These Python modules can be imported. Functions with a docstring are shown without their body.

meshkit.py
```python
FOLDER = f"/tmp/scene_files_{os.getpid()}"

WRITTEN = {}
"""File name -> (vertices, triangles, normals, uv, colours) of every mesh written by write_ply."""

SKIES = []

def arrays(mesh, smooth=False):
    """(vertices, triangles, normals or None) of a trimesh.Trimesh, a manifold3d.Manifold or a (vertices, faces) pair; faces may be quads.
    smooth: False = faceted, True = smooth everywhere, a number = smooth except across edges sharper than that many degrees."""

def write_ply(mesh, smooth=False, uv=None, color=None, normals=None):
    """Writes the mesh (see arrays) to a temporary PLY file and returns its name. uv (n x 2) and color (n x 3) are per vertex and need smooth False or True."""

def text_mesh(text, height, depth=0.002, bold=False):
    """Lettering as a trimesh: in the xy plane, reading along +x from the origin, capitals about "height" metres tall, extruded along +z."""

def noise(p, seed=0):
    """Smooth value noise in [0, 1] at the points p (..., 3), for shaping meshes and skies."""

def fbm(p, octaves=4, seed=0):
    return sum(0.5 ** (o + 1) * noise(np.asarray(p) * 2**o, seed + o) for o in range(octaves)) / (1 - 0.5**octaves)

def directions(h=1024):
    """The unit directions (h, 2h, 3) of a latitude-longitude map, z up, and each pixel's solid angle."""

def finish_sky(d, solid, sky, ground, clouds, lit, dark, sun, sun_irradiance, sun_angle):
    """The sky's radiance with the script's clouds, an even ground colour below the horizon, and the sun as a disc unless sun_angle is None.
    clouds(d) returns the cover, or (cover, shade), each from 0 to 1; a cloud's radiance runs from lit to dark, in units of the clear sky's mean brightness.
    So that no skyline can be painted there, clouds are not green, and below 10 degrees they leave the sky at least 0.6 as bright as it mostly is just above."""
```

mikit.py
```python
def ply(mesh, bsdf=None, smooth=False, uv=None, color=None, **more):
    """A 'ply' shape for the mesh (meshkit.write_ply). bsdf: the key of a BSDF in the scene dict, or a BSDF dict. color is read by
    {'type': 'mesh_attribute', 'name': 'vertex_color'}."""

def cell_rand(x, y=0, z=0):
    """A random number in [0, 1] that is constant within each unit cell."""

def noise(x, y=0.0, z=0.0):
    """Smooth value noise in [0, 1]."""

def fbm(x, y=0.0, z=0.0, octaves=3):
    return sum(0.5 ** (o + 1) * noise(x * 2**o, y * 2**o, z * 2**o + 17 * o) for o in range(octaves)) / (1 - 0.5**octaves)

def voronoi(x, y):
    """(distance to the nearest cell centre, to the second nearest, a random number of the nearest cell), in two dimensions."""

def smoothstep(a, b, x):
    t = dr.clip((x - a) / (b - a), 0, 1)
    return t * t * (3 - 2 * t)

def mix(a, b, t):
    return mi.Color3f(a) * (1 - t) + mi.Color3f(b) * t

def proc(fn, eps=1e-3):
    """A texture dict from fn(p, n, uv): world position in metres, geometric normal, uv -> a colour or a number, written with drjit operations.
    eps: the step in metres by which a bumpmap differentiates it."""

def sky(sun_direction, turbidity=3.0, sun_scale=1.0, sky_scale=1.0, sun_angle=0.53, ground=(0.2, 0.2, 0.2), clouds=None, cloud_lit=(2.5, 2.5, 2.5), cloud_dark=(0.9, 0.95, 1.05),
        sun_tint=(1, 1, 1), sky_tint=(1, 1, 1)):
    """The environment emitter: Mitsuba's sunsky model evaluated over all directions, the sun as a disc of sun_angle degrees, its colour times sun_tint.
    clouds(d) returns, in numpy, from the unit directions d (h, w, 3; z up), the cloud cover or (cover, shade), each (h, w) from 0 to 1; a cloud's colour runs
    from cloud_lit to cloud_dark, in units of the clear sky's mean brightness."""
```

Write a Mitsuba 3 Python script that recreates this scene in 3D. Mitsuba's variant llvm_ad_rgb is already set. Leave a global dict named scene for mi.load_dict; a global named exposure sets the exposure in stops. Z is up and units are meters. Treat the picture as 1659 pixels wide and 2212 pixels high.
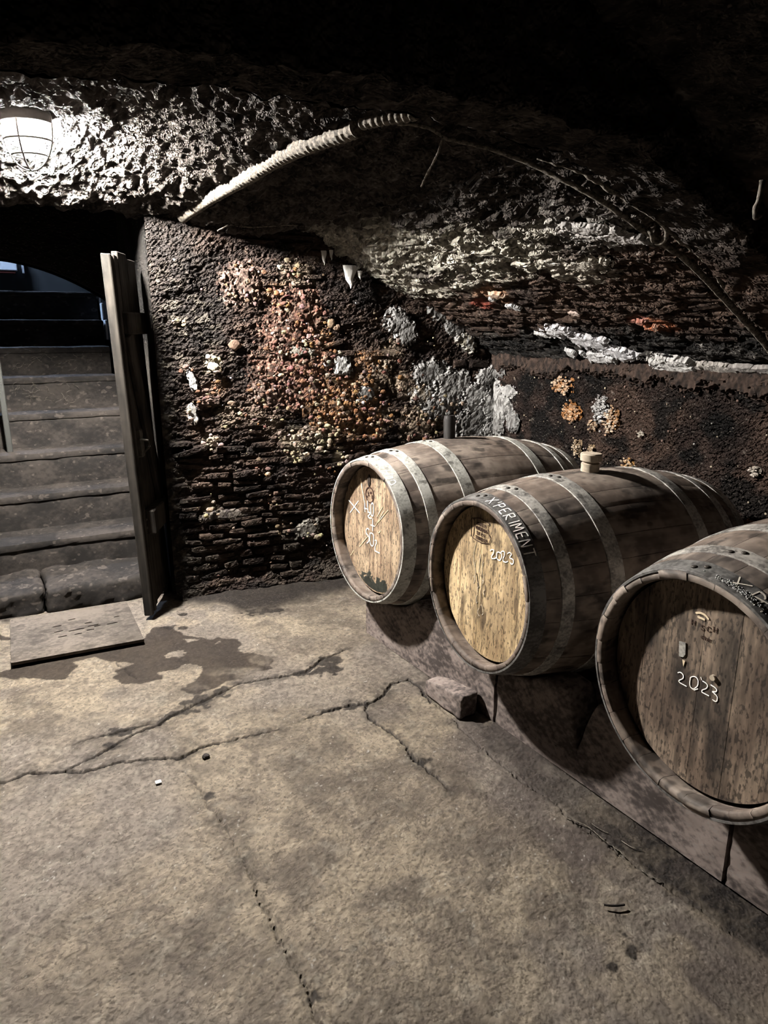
import math, random
import numpy as np, trimesh, mitsuba as mi, drjit as dr
import mikit
from meshkit import fbm, noise, text_mesh
from scipy.interpolate import PchipInterpolator
from shapely.geometry import Polygon, box as sbox, Point, LineString
from shapely import affinity

T = mi.ScalarTransform4f
scene, labels = {}, {}
RNG = np.random.default_rng(7)

# ------------------------------------------------------------------ camera, lights, exposure
F, PITCH, CAM_H, YAW = 1478.0, 0.266, 1.40, 1.095
fw0 = np.array([math.cos(YAW), math.sin(YAW), 0.0])
fwd = fw0 * math.cos(PITCH) - np.array([0, 0, math.sin(PITCH)])
scene['camera'] = {'type': 'perspective', 'fov': math.degrees(2 * math.atan(829.5 / F)), 'fov_axis': 'x', 'near_clip': 0.05, 'far_clip': 60.0,
                   'to_world': T().look_at(origin=[0, 0, CAM_H], target=[float(fwd[0]), float(fwd[1]), CAM_H + float(fwd[2])], up=[0, 0, 1])}
exposure = 0.16
LAMP_XY = (0.115, 3.12)
LAMP_RADIANCE = np.array([1.0, 0.94, 0.865]) * 8700.0          # the caged cellar lamp
STAIR_LIGHT = np.array([0.50, 0.68, 1.0]) * 90.0                # cool tube lamp at the head of the stairs

# ------------------------------------------------------------------ helpers
def ss(a, b, x):
    t = np.clip((x - a) / (b - a), 0, 1)
    return t * t * (3 - 2 * t)

_used = {}
def numbered(name, parent=None):
    base = (parent + '__' if parent else '') + name
    n = _used.get(base, -1) + 1
    _used[base] = n
    return base if n == 0 else '%s_%03d' % (base, n)

K, KV = 0.33, 0.50                                                      # all colours scaled down so bounce light stays weak and shadows deep
def obj(name, mesh, m, parent=None, smooth=False, color=None, uv=None, **more):
    key = numbered(name, parent)
    color = None if color is None else np.minimum(np.asarray(color) * KV, .75)
    scene[key] = mikit.ply(mesh, m, smooth=smooth, color=color, uv=uv, **more)
    return key

def thing(name, label, cat, group=None):
    key = numbered(name)
    labels[key] = {'label': label, 'category': cat}
    if group: labels[key]['group'] = group
    return key

def tag(key, label, cat=None, group=None, kind=None):
    labels[key] = {k: v for k, v in (('label', label), ('category', cat), ('group', group), ('kind', kind)) if v}
    return key

def struct(key, label):
    labels[key] = {'label': label, 'kind': 'structure'}
    return key

def gridfaces(n, m, flip=False):
    i = np.arange(n - 1)[:, None] * m + np.arange(m - 1)[None]
    q = np.stack([i, i + m, i + m + 1, i + 1], -1).reshape(-1, 4)
    return q[:, ::-1] if flip else q

def tri(q):
    return np.vstack([q[:, [0, 1, 2]], q[:, [0, 2, 3]]])

def bx(x0, x1, y0, y1, z0, z1, bev=0.0):
    m = trimesh.creation.box(bounds=[[x0, y0, z0], [x1, y1, z1]])
    if bev > 0:
        c = np.array([[x, y, z] for x in (x0, x1) for y in (y0, y1) for z in (z0, z1)])
        mid = c.mean(0); s = np.sign(c - mid)
        pts = np.vstack([c - s * [0, bev, bev], c - s * [bev, 0, bev], c - s * [bev, bev, 0]])
        m = trimesh.convex.convex_hull(pts)
    return m

def tube(path, r, sides=8, caps=True):
    p = np.asarray(path, float); n = len(p)
    r = np.broadcast_to(np.asarray(r, float), (n,))
    t = np.gradient(p, axis=0); t /= np.linalg.norm(t, axis=1, keepdims=True) + 1e-12
    ref = np.array([0, 0, 1.0]) if abs(t[:, 2]).mean() < 0.8 else np.array([1.0, 0, 0])
    a = np.cross(t, ref); a /= np.linalg.norm(a, axis=1, keepdims=True) + 1e-12
    b = np.cross(t, a); th = np.arange(sides) * 2 * np.pi / sides
    v = p[:, None] + r[:, None, None] * (np.cos(th)[None, :, None] * a[:, None] + np.sin(th)[None, :, None] * b[:, None])
    i, j = np.meshgrid(np.arange(n - 1), np.arange(sides), indexing='ij'); k = (j + 1) % sides
    f = tri(np.stack([i * sides + j, i * sides + k, (i + 1) * sides + k, (i + 1) * sides + j], -1).reshape(-1, 4))
    v = v.reshape(-1, 3)
    if caps:
        c0, c1 = len(v), len(v) + 1
        v = np.vstack([v, p[0], p[-1]]); j = np.arange(sides); k = (j + 1) % sides
        f = np.vstack([f, np.stack([k, j, j * 0 + c0], 1), np.stack([(n - 1) * sides + j, (n - 1) * sides + k, j * 0 + c1], 1)])
    return trimesh.Trimesh(v, f, process=False)

def cat(ms):
    return trimesh.util.concatenate(ms)

def smooth_path(p, n):
    p = np.asarray(p, float)
    s = np.r_[0, np.cumsum(np.linalg.norm(np.diff(p, axis=0), axis=1))]
    return np.stack([PchipInterpolator(s, p[:, k])(np.linspace(0, s[-1], n)) for k in range(p.shape[1])], 1)

# ------------------------------------------------------------------ materials
def vcol(rough, spec=0.25):
    return {'type': 'twosided', 'bsdf': {'type': 'principled', 'base_color': {'type': 'mesh_attribute', 'name': 'vertex_color'}, 'roughness': rough, 'specular': spec}}
def pr(fn, rough=0.8, spec=0.3, metallic=0.0, eps=1e-3):
    col = mikit.proc(lambda p, n, uv: fn(p, n, uv) * K) if callable(fn) else {'type': 'rgb', 'value': [x * K for x in fn]}
    return {'type': 'twosided', 'bsdf': {'type': 'principled', 'base_color': col,
            'roughness': mikit.proc(rough) if callable(rough) else rough, 'specular': spec, 'metallic': metallic}}
N, FB, SM, MX = mikit.noise, mikit.fbm, mikit.smoothstep, mikit.mix
def bumped(b, fn, h, fleck=None, colour=(.1, .1, .1)):
    inner = b['bsdf']
    if fleck: inner = {'type': 'blendbsdf', 'weight': mikit.proc(fleck), 'a': inner, 'b': {'type': 'diffuse', 'reflectance': {'type': 'rgb', 'value': list(colour)}}}
    return {'type': 'twosided', 'bsdf': {'type': 'bumpmap', 'scale': h, 'arbitrary': mikit.proc(fn, 6e-4), 'bsdf': inner}}
scene['stone_mat'] = bumped(vcol(0.95, 0.08), lambda p, n, uv: FB(p.x * 95, p.y * 95, p.z * 95, 2), 0.036, lambda p, n, uv: SM(0.62, 0.76, FB(p.x * 120 + 7, p.y * 100, p.z * 140, 3)) * 0.5, (.085, .075, .066))
scene['mould_mat'] = bumped(vcol(0.95, 0.1), lambda p, n, uv: N(p.x * 190, p.y * 190, p.z * 100), 0.002)

scene['floor_mat'] = bumped(vcol(0.80, 0.15), lambda p, n, uv: FB(p.x * 130, p.y * 130, 2.0, 2), 0.0035, lambda p, n, uv: SM(0.60, 0.72, FB(p.x * 150, p.y * 150, 5.0, 3)) * 0.5, (.042, .035, .030))
def floor_color(X, Y, wet, dirt):
    q = lambda f, z: np.stack([X * f, Y * f, X * 0 + z], -1)
    big, mid, fine = fbm(q(1.7, 3), 3, 301), fbm(q(11, 1), 4, 302), fbm(q(90, 5), 3, 303)
    c = lerp((0.215, 0.180, 0.142), (0.415, 0.350, 0.268), ss(.3, .68, big * .35 + mid * .65))
    c = lerp(c, (0.31, 0.272, 0.24), ss(.42, .62, fbm(q(2.1, 8), 3, 304)) * .7)
    c = lerp(c, (0.155, 0.125, 0.105), ss(.56, .72, fbm(q(44, 12), 4, 305)) * .5)
    c = lerp(c, (0.46, 0.42, 0.35), ss(.60, .74, fbm(q(36, 22), 4, 306)) * .35)
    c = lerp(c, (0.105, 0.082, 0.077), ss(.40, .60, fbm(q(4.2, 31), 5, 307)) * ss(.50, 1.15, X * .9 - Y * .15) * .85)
    c = lerp(c, (0.49, 0.412, 0.305), ss(.50, .66, fbm(q(3.1, 41), 4, 308)) * ss(.35, .6, mid) * .45)
    c = c * (.58 + .84 * fine)[..., None]
    c = lerp(c, (0.05, 0.04, 0.035), ss(.90, .94, noise(q(160, 2), 309)) * .45)
    c = lerp(c, (0.85, 0.83, 0.78), ss(.955, .975, noise(q(120, 7), 310)) * .5)
    c = lerp(c, c * np.array([0.20, 0.172, 0.16]) * .5 + np.array([0.0225, 0.018, 0.0155]), wet)
    return lerp(c, np.stack([.030 * (.4 + fine), .025 * (.4 + fine), .023 * (.4 + fine)], -1), dirt)

def stave_fn(p, n, uv):
    g = FB(p.x * 10, p.y * 60, p.z * 60, 3)
    b = FB(p.x * 14, p.y * 12, p.z * 12, 3)
    f = FB(p.x * 60, p.y * 60, p.z * 60, 3)
    c = MX((0.165, 0.132, 0.113), (0.56, 0.465, 0.39), SM(0.3, 0.7, g * 0.25 + b * 0.75))
    c = MX(c, mi.Color3f(0.21, 0.145, 0.11), SM(0.45, 0.65, FB(p.x * 6, p.y * 7, p.z * 7 + 9, 3)) * 0.5)
    c = MX(c, mi.Color3f(0.032, 0.026, 0.023), SM(0.56, 0.7, FB(p.x * 14, p.y * 24, p.z * 24 + 40, 3)) * 0.7)
    c = MX(c, mi.Color3f(0.34, 0.30, 0.265), SM(0.60, 0.75, f) * 0.35)
    return c * (0.65 + 0.7 * N(uv.x * 37.0, 0.5, 0.5)) * (0.7 + 0.6 * f)
scene['stave_mat'] = pr(stave_fn, 0.7, 0.3)

def head_fn(lo, hi, stain, amount, seed, red):
    def fn(p, n, uv):
        g = FB(p.y * 90, p.z * 7, seed, 3)
        b = FB(p.y * 14, p.z * 6, seed + 4, 4)
        c = MX(lo, hi, SM(0.28, 0.72, g * 0.5 + b * 0.5))
        c = MX(c, mi.Color3f(*red), SM(0.5, 0.7, FB(p.y * 9, p.z * 4, seed + 9, 3)) * 0.55)
        s = SM(0.56 - amount * 0.05, 0.76 - amount * 0.03, FB(p.y * 190, p.z * 75, seed + 20, 3))
        c = MX(c, mi.Color3f(*stain), s * 0.7)
        s2 = SM(0.60 - amount * 0.18, 0.86 - amount * 0.12, FB(p.y * 24, p.z * 9, seed + 31, 4))
        c = MX(c, mi.Color3f(*stain), s2 * 0.7)
        return c * (0.72 + 0.56 * FB(p.y * 260, p.z * 60, seed, 2)) * (0.85 + 0.3 * N(uv.x * 31.0, seed, 0.5))
    return fn
scene['head_mat_tan'] = pr(head_fn((0.403, 0.271, 0.175), (0.910, 0.700, 0.473), (0.075, 0.055, 0.04), 0.35, 3.0, (0.25, 0.15, 0.095)), 0.75, 0.25)
scene['head_mat_gold'] = pr(head_fn((0.684, 0.486, 0.261), (1.260, 0.972, 0.576), (0.085, 0.05, 0.028), 0.4, 51.0, (0.34, 0.22, 0.12)), 0.75, 0.25)
scene['head_mat_dark'] = pr(head_fn((0.188, 0.143, 0.108), (0.540, 0.413, 0.307), (0.026, 0.021, 0.019), 1.0, 97.0, (0.15, 0.095, 0.07)), 0.75, 0.25)

def hoop_fn(a, b, seed):
    def fn(p, n, uv):
        m = FB(p.x * 22, p.y * 22, p.z * 22 + seed, 4)
        f = FB(p.x * 150, p.y * 150, p.z * 150 + seed, 2)
        c = MX(a, b, SM(0.3, 0.7, m * 0.6 + f * 0.4))
        return MX(c, mi.Color3f(0.05, 0.04, 0.035), SM(0.6, 0.74, FB(p.x * 40, p.y * 40, p.z * 40 + seed + 9, 3)) * 0.6)
    return fn
scene['hoop_mat_pale'] = pr(hoop_fn((0.54, 0.54, 0.49), (1.08, 1.08, 1.0), 2.0), 0.6, 0.4, 0.15)
scene['hoop_mat_grey'] = pr(hoop_fn((0.36, 0.35, 0.33), (1.02, 0.985, 0.91), 8.0), 0.55, 0.4, 0.25)
scene['hoop_mat_rust'] = pr(hoop_fn((0.18, 0.165, 0.15), (0.76, 0.72, 0.66), 15.0), 0.65, 0.35, 0.15)
scene['hoop_mat_dark'] = pr(hoop_fn((0.13, 0.127, 0.122), (0.37, 0.36, 0.345), 27.0), 0.55, 0.4, 0.2)
scene['rivet_mat'] = pr((0.10, 0.085, 0.07), 0.6, 0.4, 0.4)

def rail_fn(p, n, uv):
    m = FB(p.x * 9, p.y * 9, p.z * 9, 4)
    f = FB(p.x * 70, p.y * 70, p.z * 70, 3)
    c = MX((0.125, 0.102, 0.096), (0.52, 0.43, 0.39), SM(0.34, 0.66, m * 0.55 + f * 0.45))
    c = MX(c, mi.Color3f(0.48, 0.43, 0.40), SM(0.6, 0.74, FB(p.x * 120, p.y * 120, p.z * 120, 2)) * SM(0.45, 0.62, m) * 0.6)
    return c
scene['rail_mat'] = pr(rail_fn, 0.85, 0.25)

def step_fn(p, n, uv):
    m = FB(p.x * 7, p.y * 7, p.z * 7, 4)
    f = FB(p.x * 60, p.y * 60, p.z * 60, 3)
    c = MX((0.024, 0.021, 0.019), (0.080, 0.067, 0.058), SM(0.35, 0.7, m * 0.6 + f * 0.4))
    return MX(c, mi.Color3f(0.25, 0.21, 0.18), SM(0.64, 0.74, FB(p.x * 35, p.y * 35, p.z * 35 + 5, 3)) * 0.4)
scene['step_mat'] = pr(step_fn, 0.85, 0.25)

def door_fn(p, n, uv):
    g = FB(p.x * 60, p.y * 60, p.z * 4, 3)
    m = FB(p.x * 12, p.y * 12, p.z * 8, 3)
    return MX((0.018, 0.016, 0.0135), (0.078, 0.067, 0.056), SM(0.3, 0.7, g * 0.55 + m * 0.45))
scene['door_mat'] = pr(door_fn, 0.85, 0.2)

def board_fn(p, n, uv):
    m = FB(p.x * 6, p.y * 6, 2.0, 4)
    f = FB(p.x * 80, p.y * 80, 4.0, 3)
    c = MX((0.145, 0.123, 0.102), (0.281, 0.238, 0.200), SM(0.3, 0.7, m * 0.6 + f * 0.4))
    return MX(c, mi.Color3f(0.075, 0.06, 0.05), SM(0.56, 0.7, FB(p.x * 18, p.y * 26, 9.0, 3)) * 0.5)
scene['board_mat'] = pr(board_fn, 0.8, 0.25)

def dust_fn(p, n, uv):
    f = FB(p.x * 140, p.y * 140, p.z * 140, 3)
    return MX((0.10, 0.09, 0.075), (0.34, 0.30, 0.25), SM(0.3, 0.65, f))
scene['dusty_mat'] = pr(dust_fn, 0.9, 0.15)
scene['chalk_mat'] = pr((2.38, 2.35, 2.20), 0.95, 0.1)
scene['faint_chalk_mat'] = pr((1.25, 1.16, 1.00), 0.95, 0.1)
scene['scratch_mat'] = pr((1.44, 1.19, 0.83), 0.9, 0.1)
scene['brand_mat'] = pr((0.10, 0.055, 0.04), 0.85, 0.15)
scene['dark_mark_mat'] = pr((0.05, 0.038, 0.03), 0.85, 0.15)
scene['bung_wood_mat'] = pr(lambda p, n, uv: MX((0.69, 0.58, 0.44), (1.19, 1.02, 0.80), FB(p.x * 60, p.y * 60, p.z * 160, 3)), 0.7, 0.3)
scene['dark_rubber_mat'] = pr((0.035, 0.03, 0.028), 0.6, 0.4)
scene['lamp_metal_mat'] = pr((0.30, 0.285, 0.26), 0.5, 0.4, 0.3)
scene['lamp_base_mat'] = pr((0.035, 0.03, 0.027), 0.7, 0.3)
scene['iron_mat'] = pr(lambda p, n, uv: MX((0.05, 0.046, 0.04), (0.17, 0.155, 0.13), FB(p.x * 90, p.y * 90, p.z * 90, 3)), 0.8, 0.3)
scene['post_mat'] = pr((0.075, 0.078, 0.072), 0.55, 0.4)
scene['stair_wall_mat'] = pr(lambda p, n, uv: MX((0.06, 0.062, 0.062), (0.115, 0.12, 0.12), FB(p.x * 8, p.y * 8, p.z * 8, 4)), 0.85, 0.2)
scene['white_paint_mat'] = pr((1.88, 1.94, 2.00), 0.5, 0.4)
scene['red_paint_mat'] = pr((0.30, 0.06, 0.04), 0.5, 0.4)
scene['leaf_mat'] = pr((0.55, 0.50, 0.28), 0.7, 0.3)
scene['pebble_mat'] = pr((0.06, 0.05, 0.045), 0.8, 0.2)
scene['white_flake_mat'] = pr((2.00, 2.03, 1.98), 0.6, 0.3)

# ------------------------------------------------------------------ shared shape of vault and walls
PROF = PchipInterpolator([-2.5, -2, -1.2, -.5, .1, .5, .8, 1.0, 1.33, 1.6, 2.0, 2.3, 2.5], [1.22, 1.5, 1.85, 2.08, 2.165, 2.15, 2.08, 2.02, 1.88, 1.71, 1.52, 1.36, 1.22])
NEAR = PchipInterpolator([-2.5, -2, -1.2, -.5, 0, .33, .75, 1.13, 1.58, 2.09, 2.5], [1.08, 1.32, 1.60, 1.74, 1.79, 1.82, 1.825, 1.805, 1.65, 1.35, 1.06])
ARCH_Y = 1.40
PIPE_Y, PIPE_X, PIPE_Z = [1.40, 1.98, 2.36, 2.84, 3.47, 3.62], [1.02, .935, .880, .835, .735, .70], [1.950, 1.952, 1.957, 1.945, 1.887, 1.862]
PIPE_XF, PIPE_ZF = PchipInterpolator(PIPE_Y, PIPE_X), PchipInterpolator(PIPE_Y, PIPE_Z)
def vault_z(X, Y):
    y0 = 3.08 - 0.45 * ss(.35, .8, X)
    z = PROF(np.clip(X, -2.5, 2.5)) - (.24 - .04 * ss(.4, .7, X)) * ss(y0, 3.52, Y) * (1 - ss(.9, 1.4, X))
    yc = np.clip(Y, 1.4, 3.62); xp = PIPE_XF(yc)                      # a low ridge hangs along the conduit
    return z - np.maximum(0, z - PIPE_ZF(yc) - .026) * np.exp(-((X - xp) / np.where(X < xp, .16, .10)) ** 2)
def vault_frame(X, Y):
    e = 0.01
    P = np.stack([X, Y, vault_z(X, Y)], -1)
    a = np.stack([X * 0 + 2 * e, X * 0, vault_z(X + e, Y) - vault_z(X - e, Y)], -1)
    b = np.stack([X * 0, X * 0 + 2 * e, vault_z(X, Y + e) - vault_z(X, Y - e)], -1)
    a /= np.linalg.norm(a, axis=-1, keepdims=True); b /= np.linalg.norm(b, axis=-1, keepdims=True)
    n = np.cross(b, a); n /= np.linalg.norm(n, axis=-1, keepdims=True)
    return P, a, b, n * -np.sign(n[..., 2:])          # n points down into the room
def wall_y(X):
    return 3.50 - 0.05 * (X - 0.6)

def lerp(a, b, t):
    return np.asarray(a)[..., :] * (1 - t[..., None]) + np.asarray(b)[..., :] * t[..., None]

# growths of the back wall: x, z, radius, colour kind, density
WALL_SPOTS = [(1.01, 1.604, .11, 'pink', .9), (1.275, 1.633, .10, 'tan', .8), (1.173, 1.542, .07, 'orange', .8), (1.306, 1.453, .13, 'red', .9), (1.215, 1.362, .13, 'red', .9),
    (1.392, 1.314, .09, 'orange', .9), (1.158, 1.178, .13, 'red', 1), (1.256, 1.104, .13, 'red', 1), (1.385, 1.074, .14, 'red', 1), (1.519, 1.044, .12, 'orange', .9), (1.103, 1.062, .09, 'pink', 1),
    (1.389, 1.219, .11, 'red', .9), (1.659, 1.038, .11, 'orange', .9), (1.462, .922, .14, 'orange', 1), (1.601, .901, .13, 'orange', .9), (1.688, 1.188, .09, 'orange', .8), (1.832, 1.259, .07, 'tan', .8),
    (1.922, 1.079, .09, 'tan', .8), (1.379, .827, .10, 'cream', .9), (1.243, .736, .05, 'cream', .9), (1.499, .702, .045, 'cream', 1), (1.715, .816, .06, 'orange', .7), (.838, 1.22, .05, 'cream', .9),
    (.793, 1.053, .065, 'pink', .9), (1.245, .799, .08, 'cream', .7), (.801, .833, .045, 'cream', .8), (.778, .472, .045, 'cream', .8), (1.986, .838, .12, 'tan', .8), (2.141, .937, .12, 'tan', .7),
    (.903, .955, .07, 'tan', .6), (1.04, .96, .07, 'tan', .6), (.86, 1.10, .05, 'orange', .5), (1.13, .905, .06, 'tan', .5), (1.75, .92, .09, 'tan', .7), (1.30, 1.20, .09, 'red', .9),
    (.70, .98, .03, 'cream', .4), (.70, 1.20, .03, 'tan', .4), (.68, 1.42, .03, 'tan', .4), (1.10, .50, .04, 'pink', .6), (1.16, .33, .05, 'tan', .5), (1.32, .28, .05, 'cream', .4), (1.05, .67, .05, 'pink', .35), (1.4, .6, .06, 'pink', .3)]
KIND = {'pink': (.27, .185, .155), 'tan': (.34, .27, .205), 'orange': (.36, .20, .105), 'red': (.27, .145, .11), 'cream': (.58, .50, .38), 'white': (.52, .52, .51)}

def wall_color(P, tone=0.0):
    X, Y, Z = P[..., 0], P[..., 1], P[..., 2]
    n1 = fbm(P * 5, 4, 1); n2 = fbm(P * 28, 3, 2); n3 = fbm(P * 110, 2, 3)
    t = ss(.3, .72, n1 * .5 + n2 * .5 + tone)
    c = lerp((.028, .021, .019), (.095, .066, .052), t)
    c = lerp(c, (.15, .11, .08), ss(.60, .78, n2 * .6 + n3 * .4) * .6)
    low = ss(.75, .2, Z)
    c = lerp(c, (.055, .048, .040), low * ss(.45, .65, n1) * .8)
    c = lerp(c, (.30, .26, .22), ss(.70, .80, n3 * .7 + n2 * .3) * .5)
    c = lerp(c, (.012, .011, .011), ss(.56, .70, fbm(P * 9 + 31, 3, 5)) * .8)
    edge = ss(.74, .60, X)  # wall beside the doorway darkened: black mould and the door's shadow in one colour
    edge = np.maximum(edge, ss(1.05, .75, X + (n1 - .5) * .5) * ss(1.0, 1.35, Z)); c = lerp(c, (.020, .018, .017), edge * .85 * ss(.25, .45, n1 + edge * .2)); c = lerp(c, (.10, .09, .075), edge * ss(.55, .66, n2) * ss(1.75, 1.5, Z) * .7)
    for x, z, r, k, d in WALL_SPOTS:
        dd = np.hypot(X - x, Z - z) / r
        m = ss(1.15, .35, dd + (n2 - .5) * 1.5 + (n3 - .5) * .7) * d
        if k == 'red' : col = lerp(KIND['red'], KIND['tan'], ss(.5, .7, n3))
        elif k == 'orange': col = lerp(KIND['orange'], KIND['tan'], ss(.45, .7, n3))
        else: col = lerp(KIND[k], (.16, .11, .08), ss(.5, .75, n3) * .7)
        c = lerp(c, col, np.clip(m * .8, 0, 1))
    return c * (.55 + .9 * n3)[..., None]

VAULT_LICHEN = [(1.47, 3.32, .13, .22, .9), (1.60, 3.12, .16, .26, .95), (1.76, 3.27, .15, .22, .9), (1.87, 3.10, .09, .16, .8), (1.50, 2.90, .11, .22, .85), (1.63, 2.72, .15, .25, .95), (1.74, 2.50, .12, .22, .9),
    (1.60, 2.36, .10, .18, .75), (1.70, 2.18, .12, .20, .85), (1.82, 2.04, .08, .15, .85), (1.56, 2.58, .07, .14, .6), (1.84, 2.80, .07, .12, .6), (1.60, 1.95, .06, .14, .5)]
def vault_color(P, tone=0.0):
    X, Y = P[..., 0], P[..., 1]
    n1 = fbm(P * 4, 4, 11); n2 = fbm(P * np.array([22, 14, 22.]), 3, 12); n3 = fbm(P * 95, 2, 13)
    w = X + (n1 - .5) * .35
    crust = lerp((.022, .019, .0175), (.125, .109, .099), ss(.3, .74, n2 * .6 + n3 * .3 + n1 * .1 + tone * .2))
    brown = lerp((.030, .022, .019), (.115, .078, .060), ss(.3, .7, n2 * .5 + n1 * .3 + n3 * .2))
    black = lerp((.012, .012, .012), (.055, .051, .048), ss(.35, .75, n2))
    c = lerp(crust, brown, ss(1.72, 1.92, w + (2.6 - Y) * .10))
    c = lerp(c, black, ss(2.20, 2.32, w + (n2 - .5) * .2))
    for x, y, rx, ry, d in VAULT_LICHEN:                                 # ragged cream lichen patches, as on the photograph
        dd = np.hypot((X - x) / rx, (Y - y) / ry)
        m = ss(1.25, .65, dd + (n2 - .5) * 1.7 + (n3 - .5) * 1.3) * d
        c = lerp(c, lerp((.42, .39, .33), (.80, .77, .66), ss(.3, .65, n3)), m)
    c = lerp(c, (.45, .43, .40), ss(.685, .76, n2 * .55 + n3 * .45) * .7 * ss(1.1, 1.5, X))
    for x, y, r, col in ((1.94, 2.70, .07, (.42, .24, .15)), (2.02, 2.88, .05, (.36, .10, .07)), (2.22, 2.0, .06, (.45, .17, .09)), (2.19, 2.04, .03, (.42, .2, .16)), (1.65, 1.72, .12, (.40, .38, .35)), (1.83, 2.02, .09, (.5, .45, .38)), (1.60, 1.80, .07, (.42, .40, .38))):
        dd = np.hypot(X - x, (Y - y) * .6) / r
        c = lerp(c, col, ss(1.1, .5, dd + (n2 - .5) * 1.6 + (n3 - .5)) * .85)
    return c * (.5 + 1.0 * n3)[..., None]

# ------------------------------------------------------------------ ceiling: main vault, then the lower arch towards the camera
def fine_axis(a, b, fa, fb, coarse, fine):
    return np.unique(np.round(np.r_[np.arange(a, fa, coarse), np.arange(fa, fb, fine), np.arange(fb, b + 1e-6, coarse), b], 4))
gx = fine_axis(-2.5, 2.5, -.12, 2.5, .07, .0055)
gy = fine_axis(ARCH_Y, 3.62, ARCH_Y, 3.62, .01, .0068)
GX, GY = np.meshgrid(gx, gy, indexing='ij')
P, A_, B_, Nn = vault_frame(GX, GY)
Q = P * np.array([1, 1, 1])
bump = fbm(Q * np.array([13, 9, 13.]), 3, 21)
pop = np.abs(fbm(Q * np.array([21, 15, 21.]), 2, 22) - .5) * 2
pop2 = fbm(Q * np.array([75, 55, 75.]), 2, 23)
slate = fbm(Q * np.array([34, 9, 34.]), 3, 24)
rightw = ss(1.15, 1.5, GX)
disp = (bump - .5) * .05 + (1 - rightw) * ((1 - pop) * .040 + (pop2 - .5) * .020 - .018) + rightw * (1 - .5 * ss(1.7, 1.95, GX)) * ((slate - .5) * .055 + (.22 - np.abs(fbm(Q * np.array([38, 22, 38.]), 3, 25) - .5)) * .10 - .014 + (pop2 - .5) * .024)
disp *= 1 - .75 * ss(2.35, 2.5, GX)
lampd = np.hypot(GX - LAMP_XY[0], GY - LAMP_XY[1])
disp *= ss(.05, .16, lampd)
Vv = P + Nn * disp[..., None]
Vv[..., 2] = np.where(lampd < .12, np.maximum(Vv[..., 2], 2.155), Vv[..., 2])
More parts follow.
